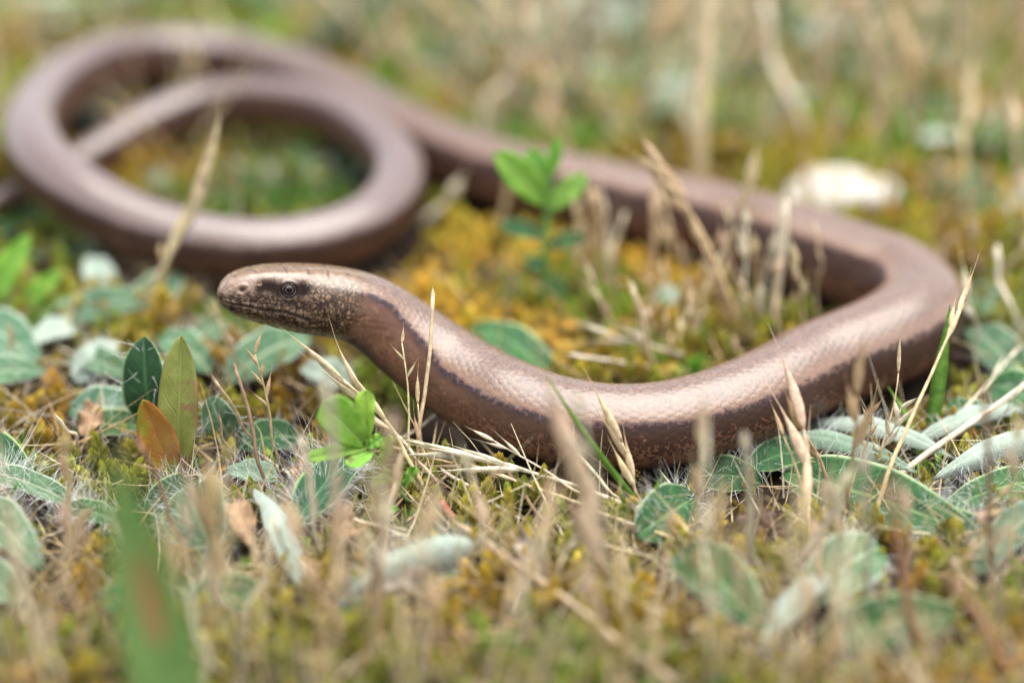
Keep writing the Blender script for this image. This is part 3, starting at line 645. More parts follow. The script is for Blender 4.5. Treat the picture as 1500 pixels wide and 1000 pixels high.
one('dark leaf edge peeping behind the round dark leaf', (215, 760, -.05), (290, 700, .2), .5, top='leaf_dark', face=(.1, -.8, .7), nh=120, hl=.35)
one('short dark green leaf right of the round dark leaf', (300, 790, .0), (372, 765, .1), .5, top='leaf_dark', face=(0, -.7, .9), nh=60)
one('pale felted leaf folded over, right of the round dark leaf', (445, 862, .05), (372, 716, .35), .36, top='felt', under='felt', face=(.9, -.5, .7), arch=.12, nh=60, fold=-.9, roll_=-.3)
one('hairy green leaf right of the dead leaf scrap', (430, 775, .0), (520, 672, .2), .55, top='leaf_dark', face=(-.2, -.8, .7), nh=320, hl=.55)
one('thick silvery arched leaf in the middle of the foreground', (714, 797, .1), (492, 888, .0), .40, top='felt', under='felt_g', face=(-.15, -.35, 1), arch=.22, nh=200, hl=.35, fold=-.8, roll_=-.4, shape=.35)
one('dark hairy leaf lying under the silvery arched leaf', (700, 830, -.05), (560, 840, -.05), .5, top='leaf_dark', face=(0, -.4, 1), nh=260, hl=.45)
one('small dark-rimmed round leaf under the tip of the silvery arched leaf', (545, 920, .0), (505, 880, .1), .32, top='leaf', face=(0, -.8, .6), nh=30)
one('green leaf with white rim beside the yellow moss buds', (1018, 728, .0), (930, 786, .08), .68, top='leaf', face=(-.1, -.9, .6), nh=190, hl=.25, shape=.55, fold=.1)
one('oval light green blurred leaf below the yellow moss buds', (1118, 925, .1), (996, 806, .25), .70, top='leaf', face=(.25, -.9, .6), nh=60, shape=.55)
one('broad blue-green leaf with pale stripe above the pale curled leaf', (1165, 890, .05), (1290, 800, .2), .72, top='leaf_blue', face=(-.3, -.8, .7), nh=100, shape=.55)
one('pale curled felt leaf bending down in the right foreground', (1215, 830, .25), (1112, 955, .0), .42, top='felt', face=(-.5, -.5, .8), arch=.12, nh=60, fold=-.5)
one('flat green blurred leaf in the bottom right moss', (1195, 935, .1), (1410, 902, .15), .62, top='leaf', face=(0, -.7, .8), nh=40)
one('large lance-shaped green leaf with a pale midrib, right of the soil clod', (1150, 690, .12), (1440, 788, .08), .80, top='leaf', face=(.1, -.75, .8), nh=230, hl=.28, shape=.42, arch=.06, nv=30)
one('dark hairy leaf beneath the large lance-shaped leaf', (1480, 800, -.1), (1300, 770, -.05), .5, top='leaf_dark', face=(0, -.6, 1), nh=200, hl=.4)
one('thick rolled silver leaf reaching in from the right edge', (1545, 635, .22), (1366, 702, .2), .42, top='felt', under='felt', face=(0, -.4, 1), fold=-.7, roll_=-.4, nh=120, hl=.2)
one('green leaf with silver midrib below the thick rolled silver leaf', (1540, 705, .1), (1372, 752, .08), .45, top='leaf', face=(0, -.6, 1), nh=200, hl=.3)
one('pale green leaf at the right frame edge pointing down left', (1545, 745, .15), (1425, 845, .15), .5, top='leaf_blue', face=(-.3, -.6, .8), nh=60)
one('long grey-green leaf lying beneath the belly on the right', (1130, 640, .05), (1350, 695, .1), .3, top='felt_g', face=(0, -.5, 1), nh=60, fold=-.4)
one('narrow silver leaf behind the pair of pale crossing straws', (1180, 622, .0), (1400, 672, .15), .32, top='felt', face=(0, -.4, 1), nh=60, fold=-.4)
one('silver leaf edge lying above the rolled silver leaf', (1500, 600, .1), (1330, 655, .15), .3, top='felt', face=(0, -.4, 1), nh=60, fold=-.4)
one('dark green leaf in the shade under the belly', (1115, 705, -.05), (1000, 700, -.05), .5, top='leaf_dark', face=(0, -.6, 1), nh=100)
one('green leaf in the shade right of the belly', (1180, 660, .0), (1090, 690, .0), .45, top='leaf_dark', face=(0, -.6, 1), nh=80)
one('tall dark green leaf behind the olive sprout leaf', (236, 640, .0), (212, 492, 0, .15), .62, top='leaf_dark', face=(-.25, -1, .2), nh=60, shape=.55)
one('small round pale leaf between the olive sprout and forked straw', (350, 655, .0), (308, 580, 0, .1), .48, top='leaf_blue', face=(-.3, -.9, .5), nh=60, shape=.55)
one('flat green leaf behind the forked straw', (440, 640, .05), (345, 655, .05), .5, top='leaf', face=(0, -.5, 1), nh=40)
one('pale blue-green leaf left of the tall dark leaf', (100, 525, .15), (205, 560, .2), .42, top='leaf_blue', face=(0, -.5, 1), nh=40)
one('whitish upturned leaf left of the tall dark leaf, hindmost', (110, 560, .1), (170, 500, .4), .45, top='felt', face=(0, -.8, .8), nh=30)
one('silvery leaf lying left of the olive sprout', (100, 600, .15), (215, 605, .15), .55, top='leaf_blue', face=(0, -.6, 1), nh=80)
one('green leaf lying directly left of the sprout base', (110, 630, .1), (220, 625, .1), .4, top='leaf', face=(0, -.6, 1), nh=60)
one('broad pale leaf directly under the chin', (330, 560, .1), (455, 492, .25), .62, top='leaf_blue', face=(.1, -.6, 1), nh=40)
one('blurred mint green leaf left of the chin', (310, 545, .1), (235, 490, .25), .5, top='leaf_blue', face=(0, -.6, 1), nh=20)
one('blurred green leaf lying below the coil on the left', (60, 480, .1), (240, 440, .3), .5, top='leaf_blue', face=(0, -.6, 1), nh=20)
one('pale upright leaf below the coil on the left', (160, 440, .1), (130, 375, .5), .45, top='felt', face=(.3, -.8, .6), nh=10)
one('pale blurred leaf below the coil next to the long straw', (190, 460, .1), (270, 405, .35), .5, top='leaf_blue', face=(0, -.7, .8), nh=10)
one('blurred silver leaf at the left edge under the lime leaf', (-40, 480, .1), (60, 530, .2), .7, top='leaf_blue', face=(0, -.6, 1), nh=20)
one('small dark green leaf under the tall blurred foreground leaf', (240, 890, .1), (140, 875, .15), .45, top='leaf', face=(0, -.7, .8), nh=20)
one('green leaf lying right of the tall blurred foreground leaf', (270, 880, .0), (400, 870, .05), .5, top='leaf', face=(0, -.7, .8), nh=30)
one('green leaf behind the neck inside the front bend', (820, 560, .0), (690, 478, .2), .5, top='leaf', face=(.2, -.7, .9), nh=10)
one('small pale leaf inside the front bend', (960, 450, .1), (1000, 425, .3), .3, top='felt', face=(0, -.7, .8), nh=0)
one('grey-green leaf right of the outer bend of the body', (1500, 560, .0), (1420, 480, .3), .6, top='leaf_blue', face=(0, -.7, .8), nh=20)
one('green blurred leaf near the right frame edge behind crossing straws', (1540, 600, .1), (1440, 560, .2), .6, top='leaf', face=(0, -.7, .8), nh=20)
one('dull green leaf low between the right bend and the green blade', (1450, 640, .0), (1390, 590, .2), .5, top='leaf', face=(0, -.7, .8), nh=20)

one('silver leaf low at the left edge, above the brown moss', (-60, 560, .1), (70, 545, .2), .45, top='leaf_blue', face=(0, -.6, 1), nh=50)
one('pale felted leaf between the lime leaves and the dark upright leaf', (120, 480, .1), (40, 505, .25), .4, top='felt', face=(0, -.6, 1), nh=30)
one('blue-green leaf lying left of the broad pale leaf under the chin', (270, 520, .1), (330, 470, .25), .42, top='leaf_blue', face=(0, -.7, .9), nh=30)
one('narrow silver leaf low under the neck, right of the chin', (520, 560, .05), (440, 540, .2), .4, top='felt', face=(0, -.7, .9), nh=30)
one('narrow silvery leaf lying before the forked straw', (410, 700, .05), (330, 690, .15), .32, top='felt_g', face=(0, -.6, 1), nh=60)
# background rosettes
def rosette_proto(kind):
    root = empty('hawkweed_rosette', (0, 0, -30)); n = 7
    for i in range(n):
        a = i * 2 * math.pi / n + rng.uniform(-.3, .3); L_ = rng.uniform(1.1, 1.9); z = rng.uniform(.25, .8)
        tp_ = [('leaf_blue', 'felt'), ('leaf', 'felt_g'), ('felt', 'felt')][kind if i % 3 else (kind + 1) % 3]
        leaf(root, (0.05 * math.cos(a), .05 * math.sin(a), 0), (L_ * math.cos(a), L_ * math.sin(a), z), rng.uniform(.45, .7), top=tp_[0], under=tp_[1], face=(-.4 * math.cos(a), -.4 * math.sin(a), 1), nh=14, nv=12, nu=6, local=True, arch=.1)
    return root
rp = [rosette_proto(0), rosette_proto(1), rosette_proto(2)]
BGR = [(900, 165, 0, 1.2, 'blue-grey rosette behind the middle of the body'), (850, 60, 2, 1.1, 'whitish rosette near the top centre'), (1090, 190, 1, 1.0, 'green rosette right of the pale upright straw in the background'),
       (40, 50, 1, 1.2, 'green rosette in the top left corner'), (180, 30, 1, 1.0, 'green rosette above the coil'), (660, 60, 1, 1.2, 'green rosette above the crossing of the coils'), (430, 270, 1, .6, 'small green rosette inside the tail coil'),
       (300, 330, 0, .45, 'small pale rosette inside the tail coil, nearest its left side'), (130, 160, 1, .5, 'green plant between the two tail coils'), (1200, 40, 2, .9, 'pale rosette at the top right of centre'), (1460, 330, 1, .7, 'dull green rosette right of the pebble'),
       (1390, 120, 1, .9, 'green rosette in the straw at the top right'), (960, 20, 1, 1.2, 'green rosette at the top edge, right of centre'), (30, 330, 0, .5, 'pale rosette below the left coil'), (1470, 480, 0, .7, 'grey rosette at the right edge behind the bend'),
       (760, 120, 0, .9, 'blue-grey rosette above the body, left of centre'), (1300, 190, 0, .7, 'pale rosette behind the white pebble'), (560, 30, 0, .9, 'pale rosette at the top edge, left of centre')]
BGR += [(470, 60, 0, 1.3, 'blue-grey rosette above the place where the outer coil straightens'), (600, 90, 0, 1.1, 'blue-grey rosette beyond the left end of the straight back'), (740, 20, 1, 1.4, 'green rosette at the top edge left of the seedling'), (880, 100, 0, 1.3, 'blue-grey rosette beyond the middle of the back, farther one'), (990, 60, 0, 1.3, 'blue-grey rosette just left of the broad pale upright straw'), (1180, 110, 0, 1.0, 'blue-grey rosette between broad upright straw and pebble'), (260, -20, 0, 1.4, 'blue-grey rosette at the top edge above the coil'), (1080, -10, 1, 1.4, 'green rosette at the top edge right of the broad upright straw'), (820, 20, 0, 1.5, 'large blue-grey rosette at the top edge above the seedling'), (940, 110, 2, 1.0, 'whitish rosette left of the broad pale upright straw'), (700, 150, 0, .8, 'blue-grey rosette directly above the straight back'), (1090, 100, 1, 1.2, 'green rosette right beside the broad pale upright straw'),
        (340, 20, 0, 1.1, 'blue-grey rosette above the top of the coil'), (1260, 100, 0, 1.0, 'blue-grey rosette far beyond the pebble'), (1440, 220, 1, .8, 'green rosette at the right edge level with the pebble'), (90, 380, 0, .5, 'small pale rosette low beneath the left of the coil'),
        (500, 260, 1, .5, 'green rosette inside the tail coil, nearest its right side'), (240, 280, 2, .4, 'silver rosette inside the tail coil near the crossing'), (1340, 40, 0, 1.2, 'blue-grey rosette in the far straw at the upper right')]
used = set()
for i, (px, py, kd, sc_, lb) in enumerate(BGR):
    p0 = P(px, py, 0); o = rp[kd] if kd not in used else copy_tree(rp[kd]); used.add(kd)
    o.location = (p0[0], p0[1], float(gh(p0[0], p0[1])) + .05); o.scale = (sc_,) * 3; o.rotation_euler = (0, 0, rng.uniform(0, 6)); tag(o, lb, 'leaf rosette', 'hawkweed rosettes around the lizard')

# ---------------------------------------------------------------- sprouts
b0 = P(262, 700, 0)
sp1 = empty('red_sprout', tuple(b0)); tag(sp1, 'young sprout with one upright olive leaf and one orange-red leaf', 'sprout')
l1 = leaf(sp1, b0, PY(266, 490, b0[1] + .25), .50, top='leaf_olive', under='leaf_olive', face=(-.1, -1, .15), nh=0, shape=.52, arch=.03, stalk=.3, fold=.3, nv=28); l1['label'] = 'upright olive green leaf'
l2 = leaf(sp1, b0 + np.array([-.03, -.12, 0]), PY(209, 585, b0[1] - .2), .44, top='leaf_red', under='leaf_red', face=(.15, -1, .2), nh=0, shape=.52, arch=-.03, stalk=.35, fold=.3, nv=28); l2['label'] = 'orange-red leaf'
# bright seedling in focus
def stem(parent, P0, P1, P2, r0, r1, mat_, name='stem', n=14, k=6, tint=None, wob=0.):
    t = np.linspace(0, 1, n); c = bez(np.array(P0), np.array(P1), np.array(P2), t)
    if wob: c = c + (np.stack([vn(t * 4 + wob * 13, 0 * t, q + 40) for q in range(3)], 1) - .5) * wob * np.sin(np.pi * t)[:, None]
    tg = np.gradient(c, axis=0); tg /= np.linalg.norm(tg, axis=1)[:, None]
    ref = np.array([0, 1., .1]) if abs(tg[0][1]) < .9 else np.array([1., 0, 0]); a = np.cross(tg, ref); a /= np.linalg.norm(a, axis=1)[:, None]; b = np.cross(tg, a)
    rr_ = r0 + (r1 - r0) * t; q = np.arange(k) * 2 * np.pi / k
    V_ = c[:, None, :] + rr_[:, None, None] * (np.cos(q)[None, :, None] * a[:, None, :] + np.sin(q)[None, :, None] * b[:, None, :])
    F_ = [(i * k + j, i * k + (j + 1) % k, (i + 1) * k + (j + 1) % k, (i + 1) * k + j) for i in range(n - 1) for j in range(k)] + [tuple(range(k))[::-1], tuple((n - 1) * k + j for j in range(k))]
    tc = None
    if tint is not None: tc = np.repeat((np.array(tint[0])[None] * (1 - t[:, None]) + np.array(tint[1])[None] * t[:, None]), k, 0)
    o = mesh(name, V_.reshape(-1, 3), F_, mat_, parent, True, None, tc); return o, c
b1 = P(598, 735, 0)
sd1 = empty('green_seedling', tuple(b1)); tag(sd1, 'bright green seedling with rounded leaves in front of the neck', 'seedling')
yb = b1[1]
st1, _ = stem(sd1, b1, PY(575, 700, yb), PY(538, 655, yb), .03, .018, M['stemgreen']); unparent_shift(st1, sd1)
st2, _ = stem(sd1, PY(538, 655, yb), PY(537, 645, yb), PY(535, 632, yb), .018, .012, M['stemgreen']); unparent_shift(st2, sd1)
for (bx, by, tx, ty, w_, dy, fc) in [(535, 652, 472, 588, .48, -.25, (.3, -1, .5)), (535, 652, 492, 590, .40, .1, (-.2, -1, .4)), (537, 650, 536, 570, .26, .15, (-.3, -1, .1)), (540, 655, 450, 672, .2, -.3, (0, -.6, 1)), (540, 655, 560, 638, .16, .1, (.3, -1, .5)),
                                     (545, 662, 508, 682, .24, -.3, (0, -.6, 1)), (560, 680, 570, 635, .16, .0, (.3, -1, .3)), (575, 700, 545, 705, .14, .0, (.3, -1, .5)), (590, 715, 608, 682, .14, .0, (.3, -1, .5)), (585, 745, 540, 752, .17, -.1, (0, -.7, 1)), (592, 710, 560, 690, .12, -.1, (0, -.8, .6))]:
    leaf(sd1, PY(bx, by, yb), PY(tx, ty, yb + dy), w_, top='leaf_lime', under='leaf_lime', face=fc, nh=0, shape=.66, blunt=1.0, nv=16, nu=8, arch=.05, stalk=.25, thick=.015)
b2 = P(800, 448, 0); yb2 = b2[1]
sd2 = empty('blurred_seedling', tuple(b2)); tag(sd2, 'blurred green seedling standing between front bend and back of the body', 'seedling')
st, _ = stem(sd2, b2, PY(797, 350, yb2), PY(806, 250, yb2), .065, .035, M['stemgreen']); unparent_shift(st, sd2)
for (bx, by, tx, ty, w_, dy, fc) in [(802, 300, 724, 222, .46, -.3, (.3, -1, .5)), (803, 280, 776, 218, .34, .2, (0, -1, .3)), (802, 310, 860, 255, .32, .2, (-.3, -1, .5)), (805, 262, 818, 200, .18, 0, (0, -1, .2)), (800, 345, 730, 330, .26, -.2, (0, -.8, .8)),
                                     (800, 360, 858, 348, .26, -.1, (0, -.8, .8)), (800, 385, 770, 388, .22, -.1, (0, -.8, .8)), (800, 400, 832, 440, .2, -.1, (0, -.8, .8))]:
    leaf(sd2, PY(bx, by, yb2), PY(tx, ty, yb2 + dy), w_, top='leaf_lime' if bx != 800 else 'leaf', under='leaf_lime', face=fc, nh=0, shape=.55, nv=14, nu=8, arch=.06, stalk=.2)
b3 = P(288, 1190, 0)
fl = leaf(None, b3, PY(166, 665, b3[1] - .1), .72, top='leaf_fore', under='leaf_fore', face=(.35, -1, .3), nh=0, shape=.42, arch=-.03, stalk=.5, fold=.35, nv=30, thick=.03); fl.name = 'broad_leaf'
tag(fl, 'tall blurred green leaf with an orange blotch rising from the bottom edge', 'leaf')
for (bp, tp, w_, lb) in [((-25, 455), (45, 343), .42, 'blurred lime green leaf at the left edge below the coil'), ((25, 455), (92, 395), .3, 'small lime leaf right of the larger one at the left edge'), ((55, 470), (130, 432), .3, 'small yellow-green leaf low beside the lime leaves'), ((-30, 250), (12, 175), .35, 'green leaf tip at the left frame edge beside the coil')]:
    q = P(*bp, .05); o = leaf(None, q, PY(*tp, q[1] + .1), w_, top='leaf_lime', under='leaf_lime', face=(-.3, -1, .3), nh=0, arch=.05); o.name = 'lime_leaf'; tag(o, lb, 'leaf')

# ---------------------------------------------------------------- dry grass
PAL = dict(straw=((.50, .39, .22), (.70, .58, .38)), pale=((.62, .55, .40), (.78, .72, .58)), tan=((.40, .28, .15), (.62, .47, .28)), brown=((.20, .13, .08), (.36, .25, .15)), grey=((.40, .36, .29), (.56, .50, .40)), rust=((.34, .17, .09), (.46, .29, .17)), pink=((.50, .36, .25), (.68, .53, .38)))
def husk(parent, p, d, L_, w_, cols, awn=.35, name='spikelet'):
    """a dry bract: pointed boat shape ending in a fine awn"""
    p = np.array(p, float); d = np.array(d, float); d /= np.linalg.norm(d); a = np.cross(d, (0.1, 1, .2)); a /= np.linalg.norm(a); b = np.cross(d, a)
    prof = [(0, .25), (.12, .7), (.3, 1), (.5, .85), (.7, .45), (.85, .16), (1, .08), (1 + awn, .015)]; V_, F_ = [], []; k = 6; bend = rng.normal(0, .06, 3)
    for t, q in prof:
        for j in range(k):
            an = 2 * math.pi * j / k; V_.append(p + d * L_ * t + bend * t * t * L_ + (a * math.cos(an) + b * math.sin(an) * .6) * w_ * .5 * q)
    for i in range(len(prof) - 1): F_ += [(i * k + j, i * k + (j + 1) % k, (i + 1) * k + (j + 1) % k, (i + 1) * k + j) for j in range(k)]
    F_ += [tuple(range(k))[::-1], tuple((len(prof) - 1) * k + j for j in range(k))]
    tc = np.repeat(np.linspace(0, 1, len(prof)), k)[:, None]; tc = np.array(cols[1])[None] * (1 - tc) * 1.05 + np.array(cols[0])[None] * tc
    return mesh(name, V_, F_, M['straw'], parent, True, None, tc)
def stalk(base, tip, r=.03, kind='head', pal='straw', label=None, bow=(0, 0, 0), group=None, hl=.5, hw=.1, nsp=4, cat='grass stalk', local=False, wob=.08, spread=.25):
    base = np.array(base, float); tip = np.array(tip, float); ax = tip - base; LL = np.linalg.norm(ax)
    root = empty('dry_grass_stalk', (0, 0, 0) if local else tuple(base))
    if kind in ('head', 'open') and not local and LL > hl * 1.5: ax = ax * (1 - (hl * (.85 if kind == 'head' else .6)) / LL); LL = np.linalg.norm(ax)
    mid = ax * .5 + np.array(bow) * LL; cols = PAL[pal]
    o, c = stem(root, (0, 0, 0), mid, ax, r, r * (.95 if kind == 'stub' else .45), M['straw'], tint=cols, wob=wob)
    dirn = c[-1] - c[-3]; dirn /= np.linalg.norm(dirn); sx = np.cross(dirn, (0, 1, 0)); sx /= np.linalg.norm(sx) + 1e-9
    if kind == 'head':
        for i in range(nsp):
            t = 1 - hl / LL * (i / max(nsp - 1, 1)) * .9; t = max(t, .3); q = np.array([np.interp(t, np.linspace(0, 1, len(c)), c[:, k]) for k in range(3)])
            sg = 1 if i % 2 else -1; d = dirn + sx * sg * (spread * (0 if i == 0 else 1) * rng.uniform(.6, 1.2)) + rng.normal(0, .06, 3)
            husk(root, q, d, hl * rng.uniform(.7, 1), hw * rng.uniform(.8, 1.1), cols, rng.uniform(.2, .6))
    elif kind == 'open':
        for i in range(nsp):
            t = max(.25, 1 - hl / LL * i / nsp * 1.4); q = np.array([np.interp(t, np.linspace(0, 1, len(c)), c[:, k]) for k in range(3)])
            sg = 1 if i % 2 else -1; d = dirn + sx * sg * spread * 2.2 + rng.normal(0, .1, 3); husk(root, q, d, hl * rng.uniform(.4, .7), hw * .7, cols, .3)
    elif kind == 'stub':
        husk(root, c[-1] - dirn * .05, dirn, .16, r * 2.6, cols, .05, 'node')
    if label: tag(root, label, cat, group)
    return root
G = 'dry grass stalks around the lizard'
def hs_(bp, tp, label, dy=0., z=0., fd=None, **kw):
    b = P(bp[0], bp[1], z); return stalk(b, PY(tp[0], tp[1], b[1] + dy) if fd is None else PD(tp[0], tp[1], fd), label=label, group=G, **kw)
hs_((195, 480), (348, 172), 'long straw leaning right across the tail coil', r=.05, pal='straw', hl=1.3, hw=.13, nsp=4, spread=.12, dy=.4)
hs_((240, 455), (236, 365), 'short faint straw in front of the coil, left of the long leaning straw', r=.035, pal='tan', kind='stub')
hs_((610, 700), (634, 434), 'thin upright straw with a knobbly tip in front of the neck', fd=30.75, r=.024, pal='straw', kind='stub', dy=-.3)
hs_((606, 700), (586, 470), 'finer straw crossing the knobbly one in front of the neck', fd=30.8, r=.017, pal='straw', kind='open', hl=.45, hw=.06, nsp=3, dy=-.25)
hs_((612, 715), (612, 540), 'slender straw with a narrow husk below the neck line', fd=30.75, r=.018, pal='tan', kind='head', hl=.5, hw=.07, nsp=2, dy=-.3)
hs_((622, 720), (446, 478), 'golden seed head arching left towards the throat', fd=30.6, r=.03, pal='straw', kind='head', hl=.95, hw=.11, nsp=6, spread=.16, dy=-.6, bow=(.12, 0, .08))
hs_((412, 690), (364, 478), 'thin stalk with small seed head under the chin', fd=30.55, r=.022, pal='tan', kind='open', hl=.6, hw=.08, nsp=6, spread=.18, dy=-.2)
hs_((392, 720), (345, 540), 'brown forked straw left of the stalk under the chin', fd=30.6, r=.024, pal='brown', kind='stub', dy=0.)
hs_((374, 650), (314, 556), 'side twig of pale straw pointing left at the forked straw', fd=30.5, r=.018, pal='straw', kind='stub', dy=-.1, z=.1)
def lying(p0, z0, p1, z1, label, **kw):
    return stalk(P(*p0, z0), P(*p1, z1), label=label, group=G, **kw)
lying((1000, 768), .05, (566, 628), .62, 'long pale straw with a husked head lying across the foreground centre', r=.035, pal='pale', hl=1.1, hw=.11, nsp=7, spread=.10, bow=(0, 0, .03))
lying((990, 790), .05, (590, 645), .45, 'second straw running beneath the long husked straw', r=.028, pal='straw', hl=.9, hw=.09, nsp=4, spread=.12)
lying((880, 740), .2, (690, 625), .75, 'fine pale straw pointing up left in front of the belly', r=.016, pal='pale', hl=.4, hw=.06, nsp=3)
lying((800, 720), .0, (560, 650), .35, 'tan straw lying lowest beneath the husked straws', r=.02, pal='tan', kind='stub')
lying((640, 705), .15, (545, 610), .45, 'curved pale straw tucked behind the seedling', r=.02, pal='pale', kind='stub', bow=(0, 0, .1))
lying((672, 585), .5, (590, 640), .1, 'short thin straw touching the belly edge under the neck', r=.018, pal='pale', kind='stub')
lying((660, 690), .1, (600, 760), .0, 'short beige straw lying right of the seedling stem', r=.022, pal='straw', kind='stub')
lying((760, 760), .1, (650, 690), .25, 'grey straw behind the silvery arched leaf', r=.024, pal='grey', kind='stub')
lying((820, 790), .1, (700, 640), .3, 'long brown straw slanting below the belly', r=.022, pal='brown', kind='stub')
lying((610, 790), .1, (520, 760), .2, 'bleached straw behind the arched leaf, left part', r=.02, pal='pale', kind='stub')
hs_((940, 742), (886, 565), 'upright seed head with long awns before the lowest part of the belly', fd=30.1, r=.022, pal='straw', hl=.85, hw=.11, nsp=4, spread=.12, dy=-.1)
hs_((925, 745), (835, 650), 'bent pale straw left of the awned seed head', fd=30.15, r=.02, pal='pale', kind='stub', dy=-.1, bow=(-.1, 0, 0))
hs_((890, 860), (818, 575), 'broad blurred straw before the belly, left of the green blade', r=.05, pal='pink', hl=1.3, hw=.26, nsp=4, spread=.08, dy=-.3)
hs_((900, 880), (845, 560), 'tall blurred pale straw beside the green blade', r=.03, pal='pale', hl=.6, hw=.10, nsp=2, dy=-.5)
hs_((1012, 830), (1034, 590), 'forked blurred husk before the belly, right of centre', r=.035, pal='straw', hl=.75, hw=.14, nsp=2, spread=.32, dy=-.3)
hs_((1190, 800), (1170, 520), 'large pointed husk standing against the right flank', fd=30.1, r=.028, pal='pink', hl=1.05, hw=.15, nsp=3, spread=.12, dy=-.2)
hs_((1195, 780), (1132, 590), 'small straw leaning left of the large pointed husk', fd=30.2, r=.022, pal='tan', hl=.5, hw=.07, nsp=1, dy=-.1)
hs_((1240, 760), (1262, 500), 'blurred tan stalk against the flank, right of the pointed husk', r=.03, pal='tan', hl=.9, hw=.13, nsp=3, dy=-.4)
hs_((1225, 720), (1150, 585), 'brownish stalk leaning left beneath the flank', r=.028, pal='tan', hl=.6, hw=.1, nsp=2, dy=-.2)
hs_((1275, 770), (1428, 398), 'long sharp stalk slanting up right with a closed seed head', fd=30.55, r=.032, pal='straw', hl=.5, hw=.08, nsp=5, spread=.13, dy=-.1, bow=(-.03, 0, 0))
hs_((1285, 700), (1330, 478), 'thin branch left of the long slanting stalk', fd=30.5, r=.018, pal='straw', hl=.7, hw=.05, nsp=1, dy=-.1)
hs_((1280, 690), (1335, 562), 'curled papery straws around the slanting stalk', fd=30.55, r=.018, pal='pale', kind='open', hl=.6, hw=.1, nsp=6, dy=-.1)
hs_((1262, 690), (1282, 575), 'curly papery straw left of the slanting stalk', fd=30.5, r=.018, pal='tan', kind='open', hl=.5, hw=.08, nsp=4, dy=-.2)
lying((1300, 708), .05, (1515, 552), .7, 'thick pale straw entering from the right edge', r=.042, pal='pale', kind='stub')
lying((1340, 680), .05, (1500, 500), .6, 'thinner pale straw beside the thick one at the right edge', r=.028, pal='pale', hl=.5, hw=.07, nsp=2)
hs_((1455, 850), (1440, 560), 'dark brown blurred stalk near the right edge', r=.035, pal='brown', kind='stub', dy=-.3)
hs_((1480, 850), (1492, 600), 'pale husk left of the frame edge, behind the dark stalk', r=.028, pal='straw', hl=.5, hw=.12, nsp=2, dy=-.2)
hs_((1345, 960), (1300, 710), 'blurred reddish-brown stalk in front of the large lance leaf', r=.055, pal='rust', kind='stub', dy=-.3)
hs_((1275, 900), (1265, 640), 'blurred grey straw rising before the broad blue-green leaf', r=.035, pal='grey', hl=.6, hw=.13, nsp=2, dy=-.3)
hs_((1170, 840), (1255, 672), 'thick blurred pale straw with splayed top right of the soil clod', r=.07, pal='pale', hl=.6, hw=.18, nsp=3, spread=.3, dy=-.5)
hs_((1105, 850), (1090, 640), 'grey blurred straw before the soil clod', r=.04, pal='grey', kind='stub', dy=-.3)
hs_((1490, 1000), (1400, 850), 'blurred rusty stem low in the bottom right corner', r=.06, pal='rust', kind='stub', dy=-.1)
lying((990, 1000), .25, (650, 745), .35, 'thick pinkish straw crossing the silvery arched leaf down to the bottom moss', r=.04, pal='pink', hl=.9, hw=.1, nsp=2, spread=.08)
hs_((1090, 500), (938, 190), 'tall blurred stalk with seed head inside the right bend', r=.055, pal='tan', hl=.75, hw=.19, nsp=6, spread=.22, dy=.3, bow=(.08, 0, .02))
hs_((1050, 430), (1120, 200), 'blurred seed head leaning right of the tall stalk', r=.04, pal='straw', hl=.9, hw=.17, nsp=3, dy=.5)
hs_((1080, 500), (1010, 310), 'shorter blurred side stalk before the back of the body', r=.04, pal='tan', hl=.6, hw=.14, nsp=2, dy=.1)
hs_((1085, 490), (1095, 290), 'blurred pale straw right of the tall stalk', r=.035, pal='pale', hl=.5, hw=.14, nsp=2, dy=.1)
hs_((1110, 490), (1105, 330), 'tan upright straw in the bend beside a white one', r=.035, pal='tan', hl=.5, hw=.13, nsp=1, dy=.1)
hs_((1135, 480), (1150, 300), 'whitish upright straw in the right bend', r=.05, pal='pale', kind='stub', dy=.1)
hs_((1150, 480), (1175, 420), 'short tan straw at the inner corner of the bend', r=.045, pal='tan', hl=.4, hw=.16, nsp=1)
hs_((955, 440), (957, 295), 'dark tan straw in front of the back flank', r=.05, pal='tan', kind='stub')
hs_((880, 400), (868, 285), 'wide blurred tan straw right of the blurred seedling', r=.09, pal='tan', kind='stub')
hs_((850, 410), (845, 300), 'blurred straw directly right of the blurred seedling stem', r=.05, pal='straw', kind='stub')
hs_((730, 360), (745, 250), 'blurred tan straw left of the blurred seedling', r=.05, pal='tan', kind='stub')
hs_((618, 330), (690, 255), 'short thick pale straw leaning right beside the coil', r=.075, pal='pale', hl=.6, hw=.2, nsp=1)
hs_((960, 545), (925, 420), 'straw right of the golden moss inside the front bend', r=.04, pal='straw', kind='stub')
lying((1000, 520), .1, (845, 478), .6, 'pale crooked straw lying above the front bend', r=.035, pal='pale', kind='head', hl=.6, hw=.12, nsp=3)
lying((960, 540), .1, (840, 520), .5, 'second pale straw lying lower above the front bend', r=.03, pal='pale', kind='stub')
hs_((1022, 300), (1040, -60), 'broad pale upright straw in the background', r=.12, pal='straw', kind='stub', dy=1.)
hs_((1190, 340), (1180, 215), 'blurred straw rising before the left half of the white pebble', r=.035, pal='tan', hl=.4, hw=.12, nsp=2)
hs_((1290, 330), (1318, 225), 'blurred straw leaning over the right end of the white pebble', r=.04, pal='straw', hl=.4, hw=.14, nsp=2)
hs_((250, 180), (285, 85), 'short brownish straw before the far coil', r=.05, pal='tan', kind='stub')
hs_((838, 250), (770, 20), 'blurred tan stalk leaning left in the background', r=.07, pal='tan', kind='stub', dy=1)
hs_((250, 900), (288, 690), 'long blurred tan stalk right of the tall green leaf', r=.03, pal='pink', hl=.5, hw=.1, nsp=2, dy=-.3)
